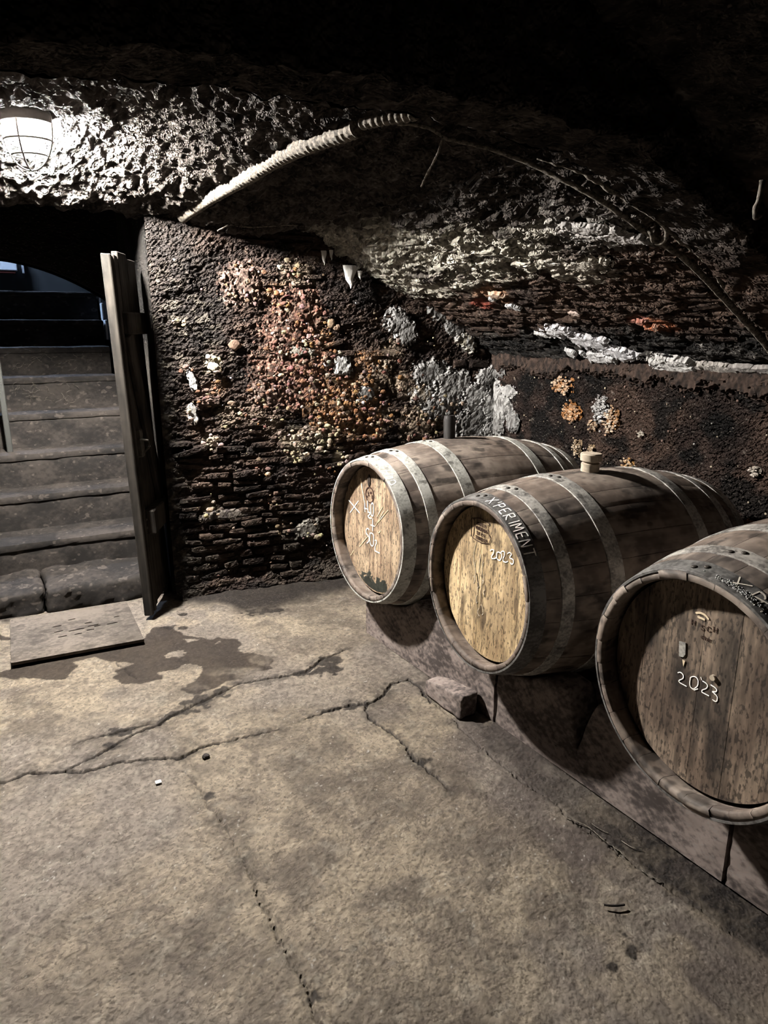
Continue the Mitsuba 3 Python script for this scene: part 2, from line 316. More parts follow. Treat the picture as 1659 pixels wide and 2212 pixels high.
cv = vault_color(Vv.reshape(-1, 3))
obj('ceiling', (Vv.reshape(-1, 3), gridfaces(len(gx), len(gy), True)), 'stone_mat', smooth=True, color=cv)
struct('ceiling', 'rough crusted stone barrel vault of the cellar')

# the vault goes on over the camera; between the two bays hangs a transverse arch
RIB0, RIB1 = 1.22, ARCH_Y
rx = gx[::2] if len(gx) % 2 else np.r_[gx[::2], gx[-1]]
rx = rx[(rx >= -2.5) & (rx <= 2.5)]
top_near = PROF(np.clip(rx, -2.5, 2.5)) + .04
low = np.minimum(NEAR(rx), top_near - .03)
rows = []
for y in np.r_[np.arange(-2.5, .2, .12), np.arange(.2, RIB0, .016)]: rows.append((np.full(len(rx), y), top_near))
for t in np.linspace(0, 1, 14): rows.append((np.full(len(rx), RIB0), top_near * (1 - t) + low * t))
for y in np.linspace(RIB0, RIB1, 17)[1:]: rows.append((np.full(len(rx), y), low))
vt = vault_z(rx, np.full(len(rx), ARCH_Y)) + .03
for t in np.linspace(0, 1, 12)[1:]: rows.append((np.full(len(rx), RIB1 + .004), low * (1 - t) + np.maximum(vt, low + .01) * t))
AY = np.stack([r[0] for r in rows], 1); AZ = np.stack([r[1] for r in rows], 1); AX = np.repeat(rx[:, None], AY.shape[1], 1)
sof = np.stack([AX, AY, AZ], -1)
inner = ss(2.5, 2.42, np.abs(AX))
d_ = (fbm(sof * 14, 3, 31) - .5) * .04 + (.2 - np.abs(fbm(sof * 34, 2, 32) - .5)) * .035
sof[..., 2] -= d_ * inner * np.where(AY > RIB1, ss(vt[:, None] - .05, low[:, None], AZ), 1)
sof[..., 1] += (fbm(sof * 30, 3, 33) - .5) * .045 * (AY > RIB0 - .02)
Pn = sof.reshape(-1, 3)
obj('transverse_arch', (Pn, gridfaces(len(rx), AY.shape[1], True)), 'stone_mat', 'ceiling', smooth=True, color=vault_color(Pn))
labels['ceiling__transverse_arch'] = {'label': 'transverse arch and nearer vault in shadow above the camera'}

# ------------------------------------------------------------------ back wall with the arched doorway
wx = fine_axis(-2.5, 2.56, .55, 2.56, .06, .0048)
wz = np.arange(0, 2.02, .0048)
WX, WZ = np.meshgrid(wx, wz, indexing='ij')
Pw = np.stack([WX, wall_y(WX), WZ], -1)
crust = fbm(Pw * 6, 3, 41); rel = fbm(Pw * np.array([16, 16, 48.]), 3, 42); fin = fbm(Pw * 60, 2, 43)
lump = np.abs(fbm(Pw * 38, 2, 44) - .5)
up_ = ss(.75, 1.05, WZ)
pro = (crust - .5) * .05 + (rel - .5) * (.030 - .016 * up_) + (fin - .5) * .012 + (.12 - lump) * (.016 + .012 * up_)
pro += .06 * ss(.12, 0, WZ) * (.5 + crust)
inside = lambda X, Z: (X > -.88) & (X < .57) & (Z < 3)
Pw[..., 1] -= pro * ss(.55, .62, np.where(WX > .4, WX, .7))
fq = gridfaces(len(wx), len(wz))
cin = inside(WX, WZ).reshape(-1)
fq = fq[~cin[fq].all(1)]
Vw = Pw.reshape(-1, 3)
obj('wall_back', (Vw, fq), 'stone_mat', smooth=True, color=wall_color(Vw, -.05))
struct('wall_back', 'dark slate rubble wall with orange and white mould beside the stair doorway')

def slab(w, h, d, rng, nx=13, ny=7, rough=.35):
    u, v = np.meshgrid(np.linspace(-1, 1, nx), np.linspace(-1, 1, ny), indexing='ij')
    off = rng.random(3) * 50
    q = np.stack([u * w * 12, v * h * 12, u * 0], -1) + off
    m = np.maximum(np.abs(u), np.abs(v))
    eu = fbm(q * 1.3, 2, 51) - .5; ev = fbm(q * 1.3 + 9, 2, 52) - .5
    x = w / 2 * u * (1 + .16 * eu) ; y = h / 2 * v * (1 + .5 * ev) * (1 - .22 * u * u * rng.random()) + h * .12 * u * (rng.random() - .5)
    lip = 1 - ss(.78, 1.0, m)
    z = d * (.35 + .65 * lip) * (1 + rough * 1.6 * (fbm(q * 2.5, 3, 53) - .5)) - (m > .99) * (d + .03)
    return np.stack([x, y, z], -1).reshape(-1, 3), gridfaces(nx, ny)

rng = np.random.default_rng(11)
stones = []
z = .02
while z < 1.93:
    h = rng.uniform(.026, .058) if z < .95 else rng.uniform(.035, .08)
    x = .60 + rng.uniform(-.02, .05)
    while x < 2.52:
        w = rng.uniform(.07, .21) if z < .95 else rng.uniform(.09, .26)
        cx, cz = x + w / 2, z + h / 2
        if cz < vault_z(np.array(cx), np.array(3.45)) - .03 and not (cx > 1.25 and cz < .62) and not (cx > 2.0 and cz < .72) and rng.random() < (.9 if cz < .8 else .12 if cx < .98 else .42):
            stones.append((cx, cz + rng.uniform(-.006, .006), w * rng.uniform(.86, .97), h * rng.uniform(.72, .92)))
        x += w
    z += h
rest = []
stones.sort(key=lambda s: -s[2] * s[3])
for i, (cx, cz, w, h) in enumerate(stones):
    depth = rng.uniform(.006, .026) if cz < .85 else rng.uniform(.001, .007)
    v, f = slab(w, h, depth, rng, 17, 7)
    a = rng.normal(0, .07)
    x = v[:, 0] * math.cos(a) - v[:, 1] * math.sin(a); zz = v[:, 0] * math.sin(a) + v[:, 1] * math.cos(a)
    W = np.stack([cx + x, wall_y(cx) - .004 - v[:, 2] - (noise(np.array([cx * 6, 0, cz * 6]), 41) - .5) * .05 * .7, cz + zz], 1)
    tone = rng.normal(0, .05)
    col = wall_color(W, tone) * rng.uniform(.8, 1.2)
    if i < 298:
        obj('stone', (W, f), 'stone_mat', 'wall_back', smooth=True, color=col)
    else:
        rest.append((W, f, col))
def join(parts):
    at = np.cumsum([0] + [len(p[0]) for p in parts])
    return (np.vstack([p[0] for p in parts]), np.vstack([p[1] + a for p, a in zip(parts, at)])), np.vstack([p[2] for p in parts])
if rest:
    m, c = join(rest)
    k = obj('small_stones', m, 'stone_mat', 'wall_back', color=c); labels[k] = {'kind': 'stuff', 'label': 'small slate chips between the larger stones'}

# fungus nodules on the back wall
ICO = trimesh.creation.icosphere(subdivisions=1)
nods = []
for x, z, r, k, d in WALL_SPOTS:
    n = int(19 * d * (r / .09) ** 2) + 4
    for _ in range(n):
        a, q = rng.uniform(0, 2 * math.pi), r * math.sqrt(rng.random()) * 1.05
        s = rng.uniform(.003, .0125) * (1.15 if k == 'cream' else 1)
        k2 = k if k == 'cream' or rng.random() < .45 else rng.choice(['tan', 'pink', 'tan', 'cream', 'orange', 'red'])
        nods.append((x + q * math.cos(a), z + q * math.sin(a), s, k2))
for x, z, s, k in ((.947, 1.308, .026, 'pink'), (.84, 1.245, .014, 'cream'), (.83, 1.20, .018, 'cream'), (.80, .845, .02, 'cream'), (.82, .82, .016, 'cream'), (.845, .81, .012, 'cream'), (1.46, 1.41, .02, 'tan'), (1.49, 1.39, .016, 'tan'), (1.43, 1.20, .013, 'white'), (1.44, 1.215, .010, 'white'), (1.60, 1.0, .013, 'white'), (1.63, .99, .011, 'white'), (1.50, 1.26, .013, 'cream')):
    nods.append((x, z, s, k))
for _ in range(200):
    x, z = rng.uniform(.66, 2.5), rng.uniform(.08, 1.8)
    if z < vault_z(np.array(x), np.array(3.45)) - .05: nods.append((x, z, rng.uniform(.002, .0055), rng.choice(['cream', 'tan', 'white', 'pink'])))
nods.sort(key=lambda s: -s[2])
rest = []
for i, (x, z, s, k) in enumerate(nods):
    v = ICO.vertices * [rng.uniform(.9, 1.5), .42, rng.uniform(.8, 1.2)] * s
    v = v * (1 + 1.1 * (noise(ICO.vertices * 1.9 + i * 3.1, 61) - .5))[:, None]
    W = v + [x, wall_y(x) - .012 - rng.uniform(0, .022) - (.012 if z < 1 else 0), z]
    base = np.array(KIND[k]) * rng.uniform(.6, 1.25) * np.array([1, rng.uniform(.85, 1.1), rng.uniform(.8, 1.15)])
    col = base * (.4 + 1.0 * fbm(W * 170, 2, 62))[:, None]
    if i < 298: obj('fungus_nodule', (W, ICO.faces), 'mould_mat', 'wall_back', smooth=True, color=col)
    else: rest.append((W, ICO.faces, col))
m, c = join(rest)
k = obj('fungus_crumbs', m, 'mould_mat', 'wall_back', smooth=True, color=c); labels[k] = {'kind': 'stuff', 'label': 'fine orange and cream fungus crumbs'}

# flat ragged mould sheets that follow a surface
def sheet(frame, w, h, seed, thick, ang=0.0, n=72, ragged=1.1, drip=0.0, edge=.25):
    """frame: (point, side axis, up axis, outward); a lumpy sheet of about w x h metres with a ragged outline."""
    p0, a, b, o = [np.asarray(x, float) for x in frame]
    u, v = np.meshgrid(np.linspace(-1.25, 1.25, n), np.linspace(-1.25, 1.25, n), indexing='ij')
    q = np.stack([u * w * 14, v * h * 14, u * 0 + seed * 7.3], -1)
    r = np.sqrt(u ** 2 + v ** 2)
    m = 1 - r + ragged * ((fbm(q * 1.1, 4, 71) - .5) * .9 + (fbm(np.stack([u * w * 48, v * h * 34, u * 0 + seed * 3.7], -1), 3, 79) - .5) * .8)
    if drip: m = m + drip * ss(.0, -1, v) * (noise(np.stack([u * w * 46, v * 0, v * 0 + seed], -1), 72) - .45)
    t = ss(0, edge, m)
    fq_ = np.stack([u * w * 150, v * h * 60, u * 0 + seed], -1)
    z = thick * t * (.35 + .7 * fbm(q * 1.6, 2, 73) + .12 * (fbm(fq_, 2, 76) - .35)) * .5 - .008 * (1 - t)
    ca, sa = math.cos(ang), math.sin(ang)
    x, y = u * w / 2, v * h / 2
    x, y = x * ca - y * sa, x * sa + y * ca
    V = p0 + x[..., None] * a + y[..., None] * b + z[..., None] * o
    f = gridfaces(n, n)
    keep = (m.reshape(-1)[f] > -.06).any(1)
    f = tri(f[keep]); used = np.unique(f); back = np.zeros(n * n, int); back[used] = np.arange(len(used))
    return V.reshape(-1, 3)[used], back[f]
def mould(parent, frame, w, h, seed, thick, col, col2, name='mould_patch', **kw):
    V, f = sheet(frame, w, h, seed, thick, **kw)
    c = lerp(col, col2, ss(.32, .66, fbm(V * np.array([70, 70, 26.]), 3, 74 + seed))) * (.5 + 1.0 * fbm(V * np.array([230, 230, 90.]), 2, 75))[:, None]
    if name == 'fungus_crust':
        m1, m2 = fbm(V * 62, 3, 77), fbm(V * 120, 2, 78)
        c = lerp(c, np.array((.40, .32, .25)), ss(.56, .68, m2) * .7)
        c = lerp(c, np.array((.035, .024, .020)), ss(.54, .42, m1) * .85)
    return obj(name, (V, f), 'mould_mat', parent, smooth=True, color=c)
def wall_frame(x, z, out=.02):
    return ([x, wall_y(x) - out, z], [1, 0, 0], [0, 0, 1], [0, -1, 0])
GREY, WHITE, DGREY = (.34, .34, .335), (.52, .52, .51), (.12, .115, .11)
for i, (x, z, w, h, t, a, c1, c2) in enumerate(((1.522, 1.192, .10, .10, .02, 0, GREY, WHITE), (1.86, 1.42, .16, .13, .02, -.5, DGREY, GREY), (1.90, 1.36, .13, .12, .02, .3, DGREY, GREY), (2.10, 1.47, .14, .09, .03, -.6, DGREY, GREY),
        (2.20, 1.40, .14, .09, .03, -.7, DGREY, GREY), (2.29, 1.31, .16, .10, .03, -.8, GREY, (.45, .42, .34)), (2.05, 1.14, .20, .14, .025, .2, DGREY, GREY), (2.20, 1.05, .30, .20, .03, 0, DGREY, WHITE),
        (2.12, .96, .24, .15, .03, .1, DGREY, GREY), (2.36, .98, .22, .20, .03, -.2, GREY, WHITE), (2.44, 1.12, .17, .11, .03, .2, GREY, WHITE), (2.48, .93, .20, .14, .03, -.5, GREY, WHITE), (2.38, .82, .34, .24, .03, 0, DGREY, GREY),
        (2.50, .78, .20, .17, .03, 0, GREY, WHITE), (1.66, 1.04, .09, .08, .02, .4, DGREY, GREY), (2.02, 1.02, .18, .12, .02, 0, (.25, .21, .16), GREY), (1.29, 1.27, .16, .045, .018, -.1, (.13, .12, .10), (.30, .28, .24)), (.73, 1.14, .04, .12, .015, .3, GREY, WHITE),
        (.72, .98, .05, .10, .015, .2, (.2, .18, .15), GREY), (1.30, .30, .14, .10, .012, .2, (.10, .09, .08), (.26, .25, .22)), (.86, .44, .30, .05, .01, 0, (.06, .05, .05), (.17, .15, .13)))):
    mould('wall_back', wall_frame(x, z), w, h, i + 1, t, c1, c2, ang=a, drip=.5)
for i, (x, z, w, h, kd) in enumerate(((1.01, 1.60, .22, .17, 'pink'), (1.29, 1.47, .26, .24, 'red'), (1.22, 1.36, .25, .2, 'red'), (1.16, 1.18, .27, .2, 'red'), (1.30, 1.09, .36, .22, 'red'), (1.50, .98, .34, .26, 'orange'), (1.62, .93, .24, .2, 'orange'), (1.10, 1.05, .18, .15, 'pink'), (1.38, .83, .2, .09, 'tan'), (2.00, .85, .26, .18, 'tan'), (1.75, 1.14, .17, .15, 'tan'), (1.92, 1.09, .17, .11, 'tan'), (1.66, 1.22, .12, .12, 'orange'))):
    mould('wall_back', wall_frame(x, z, .012), w, h, i + 60, .022, tuple(np.array(KIND[kd]) * .45), KIND[kd], name='fungus_crust', edge=.6, ragged=1.5)
# white pointed tufts hanging under the vault at the back wall
for j, (x, z, w, l) in enumerate(((1.415, 1.745, .03, .05), (1.455, 1.75, .022, .03), (1.555, 1.68, .075, .095), (1.61, 1.655, .03, .025))):
    n = 9; th = np.linspace(0, 2 * np.pi, n, endpoint=False)
    V = []
    for s, (rx, ry, dx) in ((0, (.5, .12, 0)), (.25, (.46, .16, .03)), (.6, (.27, .13, -.05)), (.85, (.12, .08, .08)), (1, (.015, .02, .04))):
        V.append(np.stack([x + w * (dx + rx * np.cos(th)) * (1 + .15 * np.sin(3 * th)), wall_y(x) - .05 + w * ry * np.sin(th), z + .02 - (l + .02) * s + 0 * th], 1))
    V = np.vstack(V); i, jj = np.meshgrid(np.arange(4), np.arange(n), indexing='ij'); kk = (jj + 1) % n
    f = tri(np.stack([i * n + jj, i * n + kk, (i + 1) * n + kk, (i + 1) * n + jj], -1).reshape(-1, 4))
    obj('mould_tuft', (V, f), 'mould_mat', 'wall_back', smooth=True, color=np.tile([.86, .85, .81], (len(V), 1)))

# ------------------------------------------------------------------ slates and mould on the vault
def vframe(x, y, out=.0):
    P, a, b, n = vault_frame(np.array(float(x)), np.array(float(y)))
    return P + n * out, b, -a, n
rng = np.random.default_rng(23)
cand = []
x = 1.16
while x < 2.46:
    h = rng.uniform(.018, .046)
    y = 1.46 + rng.uniform(0, .1)
    while y < 3.42:
        w = rng.uniform(.07, .2)
        if rng.random() < .5: cand.append((x + h / 2, y + w / 2, w * .93, h * .85))
        y += w
    x += h * 1.35
cand.sort(key=lambda s: -s[2] * s[3])
for i, (x, y, w, h) in enumerate(cand[:290]):
    P0, a, b, n = vframe(x, y, .002)
    v, f = slab(w, h, rng.uniform(.005, .017) * (1 - .45 * float(ss(1.7, 1.95, x))), rng, 17, 9, rough=1.2)
    an = rng.normal(.0, .16)
    xx = v[:, 0] * math.cos(an) - v[:, 1] * math.sin(an); yy = v[:, 0] * math.sin(an) + v[:, 1] * math.cos(an)
    W = P0 + xx[:, None] * a + yy[:, None] * b + v[:, 2:] * n
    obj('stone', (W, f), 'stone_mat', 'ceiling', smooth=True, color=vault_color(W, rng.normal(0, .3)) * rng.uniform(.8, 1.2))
for i, (x, y, w, h, t, a, c1, c2) in enumerate(((2.26, 2.60, .20, .10, .03, -.1, (.5, .5, .52), (.74, .74, .76)), (2.33, 2.46, .24, .12, .03, .15, (.5, .5, .52), (.74, .74, .76)), (2.41, 2.33, .22, .10, .03, .2, (.5, .5, .52), (.74, .74, .76)), (2.29, 2.72, .10, .03, .02, .3, WHITE, WHITE),
        (2.46, 2.06, .22, .10, .04, 0, (.45, .44, .43), (.75, .74, .72)), (2.46, 2.14, .12, .13, .04, .6, (.5, .49, .47), (.78, .77, .75)), (2.47, 1.86, .24, .06, .02, .05, (.30, .28, .26), (.5, .47, .44)), (2.46, 1.68, .30, .045, .02, 0, (.25, .23, .22), (.42, .40, .38)), (2.44, 2.50, .20, .08, .03, .1, (.5, .5, .5), (.72, .72, .72)),
        (2.42, 2.66, .07, .06, .03, 0, (.5, .5, .5), (.7, .7, .7)), (2.05, 2.66, .07, .05, .025, .8, (.45, .45, .45), (.66, .66, .66)), (1.98, 2.74, .05, .03, .02, .3, GREY, WHITE), (1.95, 2.66, .10, .06, .02, .3, (.38, .22, .14), (.55, .45, .36)), (2.23, 2.0, .09, .035, .02, 0, (.40, .13, .06), (.5, .33, .25)), (2.19, 2.03, .05, .025, .02, 0, (.36, .14, .10), (.5, .3, .25)),
        (1.62, 1.74, .20, .045, .02, .3, (.28, .27, .26), (.5, .48, .46)), (1.68, 1.66, .20, .04, .02, .4, (.28, .27, .26), (.46, .44, .43)), (1.79, 1.93, .20, .07, .02, -.1, (.34, .32, .28), (.58, .54, .47)), (1.76, 2.08, .10, .03, .015, .2, (.5, .49, .45), (.7, .68, .62)), (2.12, 2.33, .07, .035, .012, .2, (.4, .3, .25), (.55, .45, .4)))):
    P0, aa, bb, n = vframe(x, y, .012)
    mould('ceiling', (P0, aa, bb, n), w, h, i + 120, t, c1, c2, ang=a, drip=.8, ragged=1.25)

# ------------------------------------------------------------------ right, left, front walls (outside or at the edge of the view)
wy = fine_axis(-2.5, 3.55, .4, 3.55, .1, .011)
wz2 = np.arange(0, 1.2501, .011)
RY, RZ = np.meshgrid(wy, wz2, indexing='ij')
Pr = np.stack([RY * 0 + 2.505, RY, RZ], -1)
Pr[..., 0] -= (fbm(Pr * 7, 3, 81) - .5) * .05 + (fbm(Pr * 45, 2, 82) - .5) * .012 - .03 * ss(1.15, 1.25, RZ)
Vr = Pr.reshape(-1, 3)
n1 = fbm(Vr * 5, 4, 83); n2 = fbm(Vr * 24, 3, 84); n3 = fbm(Vr * 100, 2, 85)
cr = lerp((.016, .012, .011), (.048, .033, .028), ss(.35, .68, n1 * .6 + n2 * .4))
cr = lerp(cr, (.085, .056, .044), ss(.52, .66, fbm(Vr * 3.2 + 9, 3, 88)) * .7)
cr = lerp(cr, (.008, .008, .008), ss(.46, .58, fbm(Vr * 7 + 3, 4, 86)) * .9)
cr = lerp(cr, (.35, .31, .27), ss(.72, .8, n2 * .4 + n3 * .6) * .5) * (.6 + .8 * n3)[:, None]
obj('wall_right', (Vr, gridfaces(len(wy), len(wz2))), 'stone_mat', smooth=True, color=cr)
struct('wall_right', 'brown black plastered side wall behind the barrels')
rng3 = np.random.default_rng(41)
def rframe(y, z, out=.01):
    return ([2.50 - out, y, z], [0, -1, 0], [0, 0, 1], [-1, 0, 0])
for i, (y, z, w, h, c1, c2) in enumerate(((2.80, 1.10, .16, .09, (.42, .2, .08), (.62, .5, .38)), (2.72, .97, .15, .10, (.45, .2, .07), (.6, .42, .28)), (2.52, 1.0, .10, .14, (.45, .44, .43), (.65, .65, .64)), (2.44, .95, .10, .13, (.45, .24, .11), (.66, .6, .5)), (2.56, .92, .06, .07, (.4, .25, .15), (.5, .4, .3)),
        (2.66, .79, .07, .10, (.4, .29, .18), (.6, .5, .38)), (2.56, .80, .05, .06, (.35, .25, .15), (.5, .4, .3)), (2.30, .74, .10, .12, (.46, .25, .09), (.66, .58, .46)), (2.25, .92, .04, .035, (.5, .45, .38), (.6, .55, .46)), (2.85, .70, .18, .09, (.2, .19, .17), (.4, .38, .34)), (2.03, .72, .07, .05, (.4, .35, .3), (.55, .5, .45)), (1.94, .70, .06, .06, (.35, .33, .3), (.5, .47, .44)),
        (1.88, .75, .035, .04, (.4, .37, .35), (.55, .52, .5)), (1.67, .85, .045, .04, (.5, .45, .38), (.68, .62, .54)), (1.66, .64, .045, .04, (.38, .2, .12), (.5, .33, .22)), (2.16, .62, .1, .08, (.3, .2, .16), (.45, .36, .31)), (2.55, .55, .06, .05, (.3, .2, .16), (.45, .36, .31)), (1.60, .57, .05, .04, (.4, .26, .2), (.55, .42, .36)), (1.52, .60, .05, .03, (.35, .26, .2), (.48, .4, .34)), (1.66, .52, .04, .035, (.5, .42, .38), (.66, .6, .55)), (2.92, .62, .12, .10, (.25, .15, .12), (.42, .3, .24)))):
    V, f = sheet(rframe(y, z, .006), w * .8, h * .8, i + 200, .008, ragged=1.7, edge=.7, n=30)
    parts = [(V, f, lerp(np.array(c1) * .35, np.array(c1) * .8, ss(.3, .7, fbm(V * 60, 3, 201))))]
    for _ in range(int(18 + 4200 * w * h)):
        a_, q_ = rng3.uniform(0, 6.283), rng3.random() ** .6
        s_ = rng3.uniform(.0028, .0085) * (.7 + w * 3)
        C0 = np.array([2.488 - rng3.uniform(0, .006), y + .52 * w * q_ * math.cos(a_) * rng3.uniform(.6, 1.2), z + .52 * h * q_ * math.sin(a_) * rng3.uniform(.6, 1.2)])
        W_ = ICO.vertices * [.42, 1.25, .8] * s_ * (1 + .8 * (noise(ICO.vertices * 1.5 + rng3.uniform(0, 40), 203) - .5))[:, None] + C0
        parts.append((W_, ICO.faces, np.tile(lerp(np.array(c1), np.array(c2), np.array(rng3.random())) * rng3.uniform(.5, 1.2), (len(W_), 1)) * (.6 + .8 * fbm(W_ * 150, 2, 204))[:, None]))
    m_, c_ = join(parts); obj('fungus_clump', m_, 'mould_mat', 'wall_right', smooth=True, color=c_)
for i, (y, z, w, h, c1, c2) in enumerate(((3.42, 1.02, .16, .16, GREY, WHITE), (3.33, .93, .20, .15, DGREY, WHITE), (3.40, .84, .20, .18, DGREY, GREY), (3.26, 1.03, .14, .07, GREY, WHITE), (3.20, .86, .10, .12, DGREY, GREY), (3.38, 1.14, .18, .07, DGREY, GREY))):
    mould('wall_right', rframe(y, z, .012), w, h, i + 260, .02, c1, c2, drip=.5)
for i in range(16):
    y = 3.4 - i * .125; w = rng3.uniform(.14, .3)
    mould('wall_right', rframe(y, 1.205 + rng3.uniform(-.02, .015), .02), w, rng3.uniform(.06, .13), i + 280, .035, (.025, .02, .018), (.075, .052, .042), name='crust_lip', ragged=1.4, drip=.3)
rng = np.random.default_rng(31); rest = []
for _ in range(230):
    y, z = rng.uniform(1.2, 3.4), rng.uniform(.3, 1.2); s = rng.uniform(.002, .006)
    W = ICO.vertices * [.6, 1, 1] * s + [2.495, y, z]
    rest.append((W, ICO.faces, np.tile(np.array(KIND[rng.choice(['cream', 'tan', 'white', 'pink'])]) * rng.uniform(.7, 1.2), (len(W), 1))))
m, c = join(rest); k = obj('fungus_crumbs', m, 'mould_mat', 'wall_right', smooth=True, color=c); labels[k] = {'kind': 'stuff', 'label': 'pale fungus crumbs dotted over the plaster'}
def plain_wall(name, x0, x1, y0, y1, z1, lab):
    m = bx(x0, x1, y0, y1, -.05, z1).subdivide().subdivide().subdivide()
    v = np.array(m.vertices); v += ((fbm(v * 3, 3, 91) - .5) * .05)[:, None]
    obj(name, (v, m.faces), 'stone_mat', color=lerp((.012, .011, .010), (.05, .042, .035), fbm(v * 9, 3, 92)))
    struct(name, lab)
plain_wall('wall_left', -2.75, -2.5, -2.6, 3.6, 1.3, 'dark side wall out of view')
plain_wall('wall_front', -2.7, 2.7, -2.75, -2.5, 2.0, 'dark wall behind the camera')

# ------------------------------------------------------------------ floor
CRACKS = [  # polyline (x, y), widths in mm
    ([(-.42, 2.22), (-.227, 2.225), (-.148, 2.229), (-.046, 2.192), (.006, 2.16), (.098, 2.162), (.183, 2.146), (.302, 2.094), (.377, 2.119), (.458, 2.124), (.571, 2.113), (.657, 2.111)], [7, 7, 7, 9, 10, 8, 8, 10, 11, 6, 4, 1]),
    ([(-.046, 2.192), (.054, 2.235), (.1, 2.256), (.191, 2.309), (.283, 2.337), (.387, 2.396), (.521, 2.441), (.627, 2.488), (.76, 2.475), (.899, 2.466), (1.013, 2.538), (1.127, 2.569)], [2, 5, 7, 6, 8, 12, 9, 6, 7, 14, 12, 4]),
    ([(-.004, 2.337), (.057, 2.355), (.164, 2.345), (.261, 2.349)], [2, 5, 8, 3]),
    ([(.775, 2.132), (.867, 2.138), (.966, 2.146), (1.01, 2.112), (1.104, 2.141), (1.171, 2.208), (1.242, 2.201), (1.265, 2.147), (1.25, 2.066), (1.239, 2.013)], [3, 8, 14, 10, 10, 8, 7, 8, 9, 6]),
    ([(1.01, 2.112), (.983, 2.018), (1.017, 1.899), (1.013, 1.791), (1.01, 1.706), (1.027, 1.602), (1.029, 1.55)], [6, 6, 5, 6, 9, 5, 3]),
    ([(.31, 2.025), (.33, 1.91), (.335, 1.81), (.359, 1.687), (.367, 1.525), (.368, 1.387), (.374, 1.277), (.379, 1.166), (.383, 1.09), (.381, 1.032), (.39, .8)], [1, 2, 4, 1, 2, 3, 4, 3, 6, 4, 3]),
    ([(1.254, 1.986), (1.246, 1.798), (1.245, 1.628), (1.251, 1.486), (1.282, 1.346), (1.275, 1.247), (1.294, 1.164), (1.299, 1.082), (1.313, .984), (1.336, .888), (1.35, .746)], [2, 2.5, 2, 4, 2.5, 3, 5, 4, 3, 2, 3]),
    ([(.196, 2.92), (.258, 2.72)], [2, 2])]
STAIN = [(-.45, 3.46), (-.252, 3.452), (-.21, 3.402), (-.192, 3.055), (-.3, 3.06), (-.45, 2.95), (-.244, 3.0), (-.158, 2.935), (-.074, 2.879), (-.006, 2.857), (.044, 2.943), (.03, 3.006), (.114, 3.011), (.216, 2.901), (.259, 2.869), (.178, 2.819), (.194, 2.691), (.258, 2.666), (.34, 2.67), (.348, 2.718), (.46, 2.752), (.525, 2.694), (.464, 2.593), (.399, 2.544), (.456, 2.474), (.558, 2.511), (.788, 2.559), (.813, 2.666), (.707, 2.77), (.733, 2.899), (.571, 2.983), (.51, 3.048), (.481, 3.178), (.399, 3.202), (.321, 3.101), (.135, 3.252)]
ISLES = [[(.387, 2.885), (.44, 2.90), (.487, 2.884), (.48, 2.834), (.399, 2.844)], [(.50, 3.00), (.545, 2.985), (.56, 2.96), (.52, 2.97)], [(.63, 2.90), (.655, 2.905), (.65, 2.885)]]
def seg_dist(px, py, poly, widths=None):
    best = np.full(px.shape, 9.0)
    for i in range(len(poly) - 1):
        (x0, y0), (x1, y1) = poly[i], poly[i + 1]
        dx, dy = x1 - x0, y1 - y0
        t = np.clip(((px - x0) * dx + (py - y0) * dy) / (dx * dx + dy * dy), 0, 1)
        d = np.hypot(px - x0 - t * dx, py - y0 - t * dy)
        if widths is not None: d = d - (widths[i] * (1 - t) + widths[i + 1] * t) * .0005
        best = np.minimum(best, d)
    return best
def poly_sd(px, py, poly):
    ins = np.zeros(px.shape, bool)
    for i in range(len(poly)):
        (x0, y0), (x1, y1) = poly[i], poly[(i + 1) % len(poly)]
        if y0 != y1: ins ^= ((y0 > py) != (y1 > py)) & (px < (x1 - x0) * (py - y0) / (y1 - y0) + x0)
    d = seg_dist(px, py, list(poly) + [poly[0]])
    return np.where(ins, -d, d)
fx = fine_axis(-2.5, 2.5, -.34, 1.48, .06, .004)
fy = fine_axis(-2.5, 3.66, .78, 3.64, .06, .0042)
FX, FY = np.meshgrid(fx, fy, indexing='ij')
q = np.stack([FX, FY, FX * 0], -1)
wob = (fbm(q * 26, 4, 101) - .5) * .045; wob2 = (fbm(q * 26 + 50, 4, 102) - .5) * .045
wx_, wy_ = FX + wob, FY + wob2
height = (fbm(q * 2.3, 4, 103) - .5) * .022 + (fbm(q * 26, 3, 104) - .5) * .005 + (fbm(q * 95, 2, 105) - .5) * .0022
dirt = np.zeros(FX.shape)
hf1, hf2 = (fbm(q * 120, 2, 113) - .5) * .010, (fbm(q * 120, 2, 114) - .5) * .010
for poly, w in CRACKS:
    d = seg_dist(FX + wob * .5 + hf1, FY + wob2 * .5 + hf2, poly, w)
    c = ss(.0034, -.0006, d) * (.55 if poly[0][0] in (.31, 1.254) else 1.0)
    height -= .009 * ss(.004, -.003, d)
    dirt = np.maximum(dirt, c * .95)
    dirt = np.maximum(dirt, ss(.055, .0, d) * ss(.42, .60, fbm(q * 40, 3, 106)) * .6 * min(1, max(w) / 11))
sd = poly_sd(wx_, wy_, STAIN)
wet = ss(.004, -.004, sd) * .95
for isle in ISLES: wet *= 1 - ss(.003, -.003, poly_sd(FX + wob * 1.1 + hf1, FY + wob2 * 1.1 + hf2, isle))
rag = fbm(q * 9, 3, 107)
edge_far = seg_dist(FX, FY, [(.50, 2.50), (.80, 2.62), (.85, 2.75)])
wet *= 1 - ss(.16, .0, edge_far) * ss(.44, .60, rag) * .6           # the stain has dried unevenly on its right side
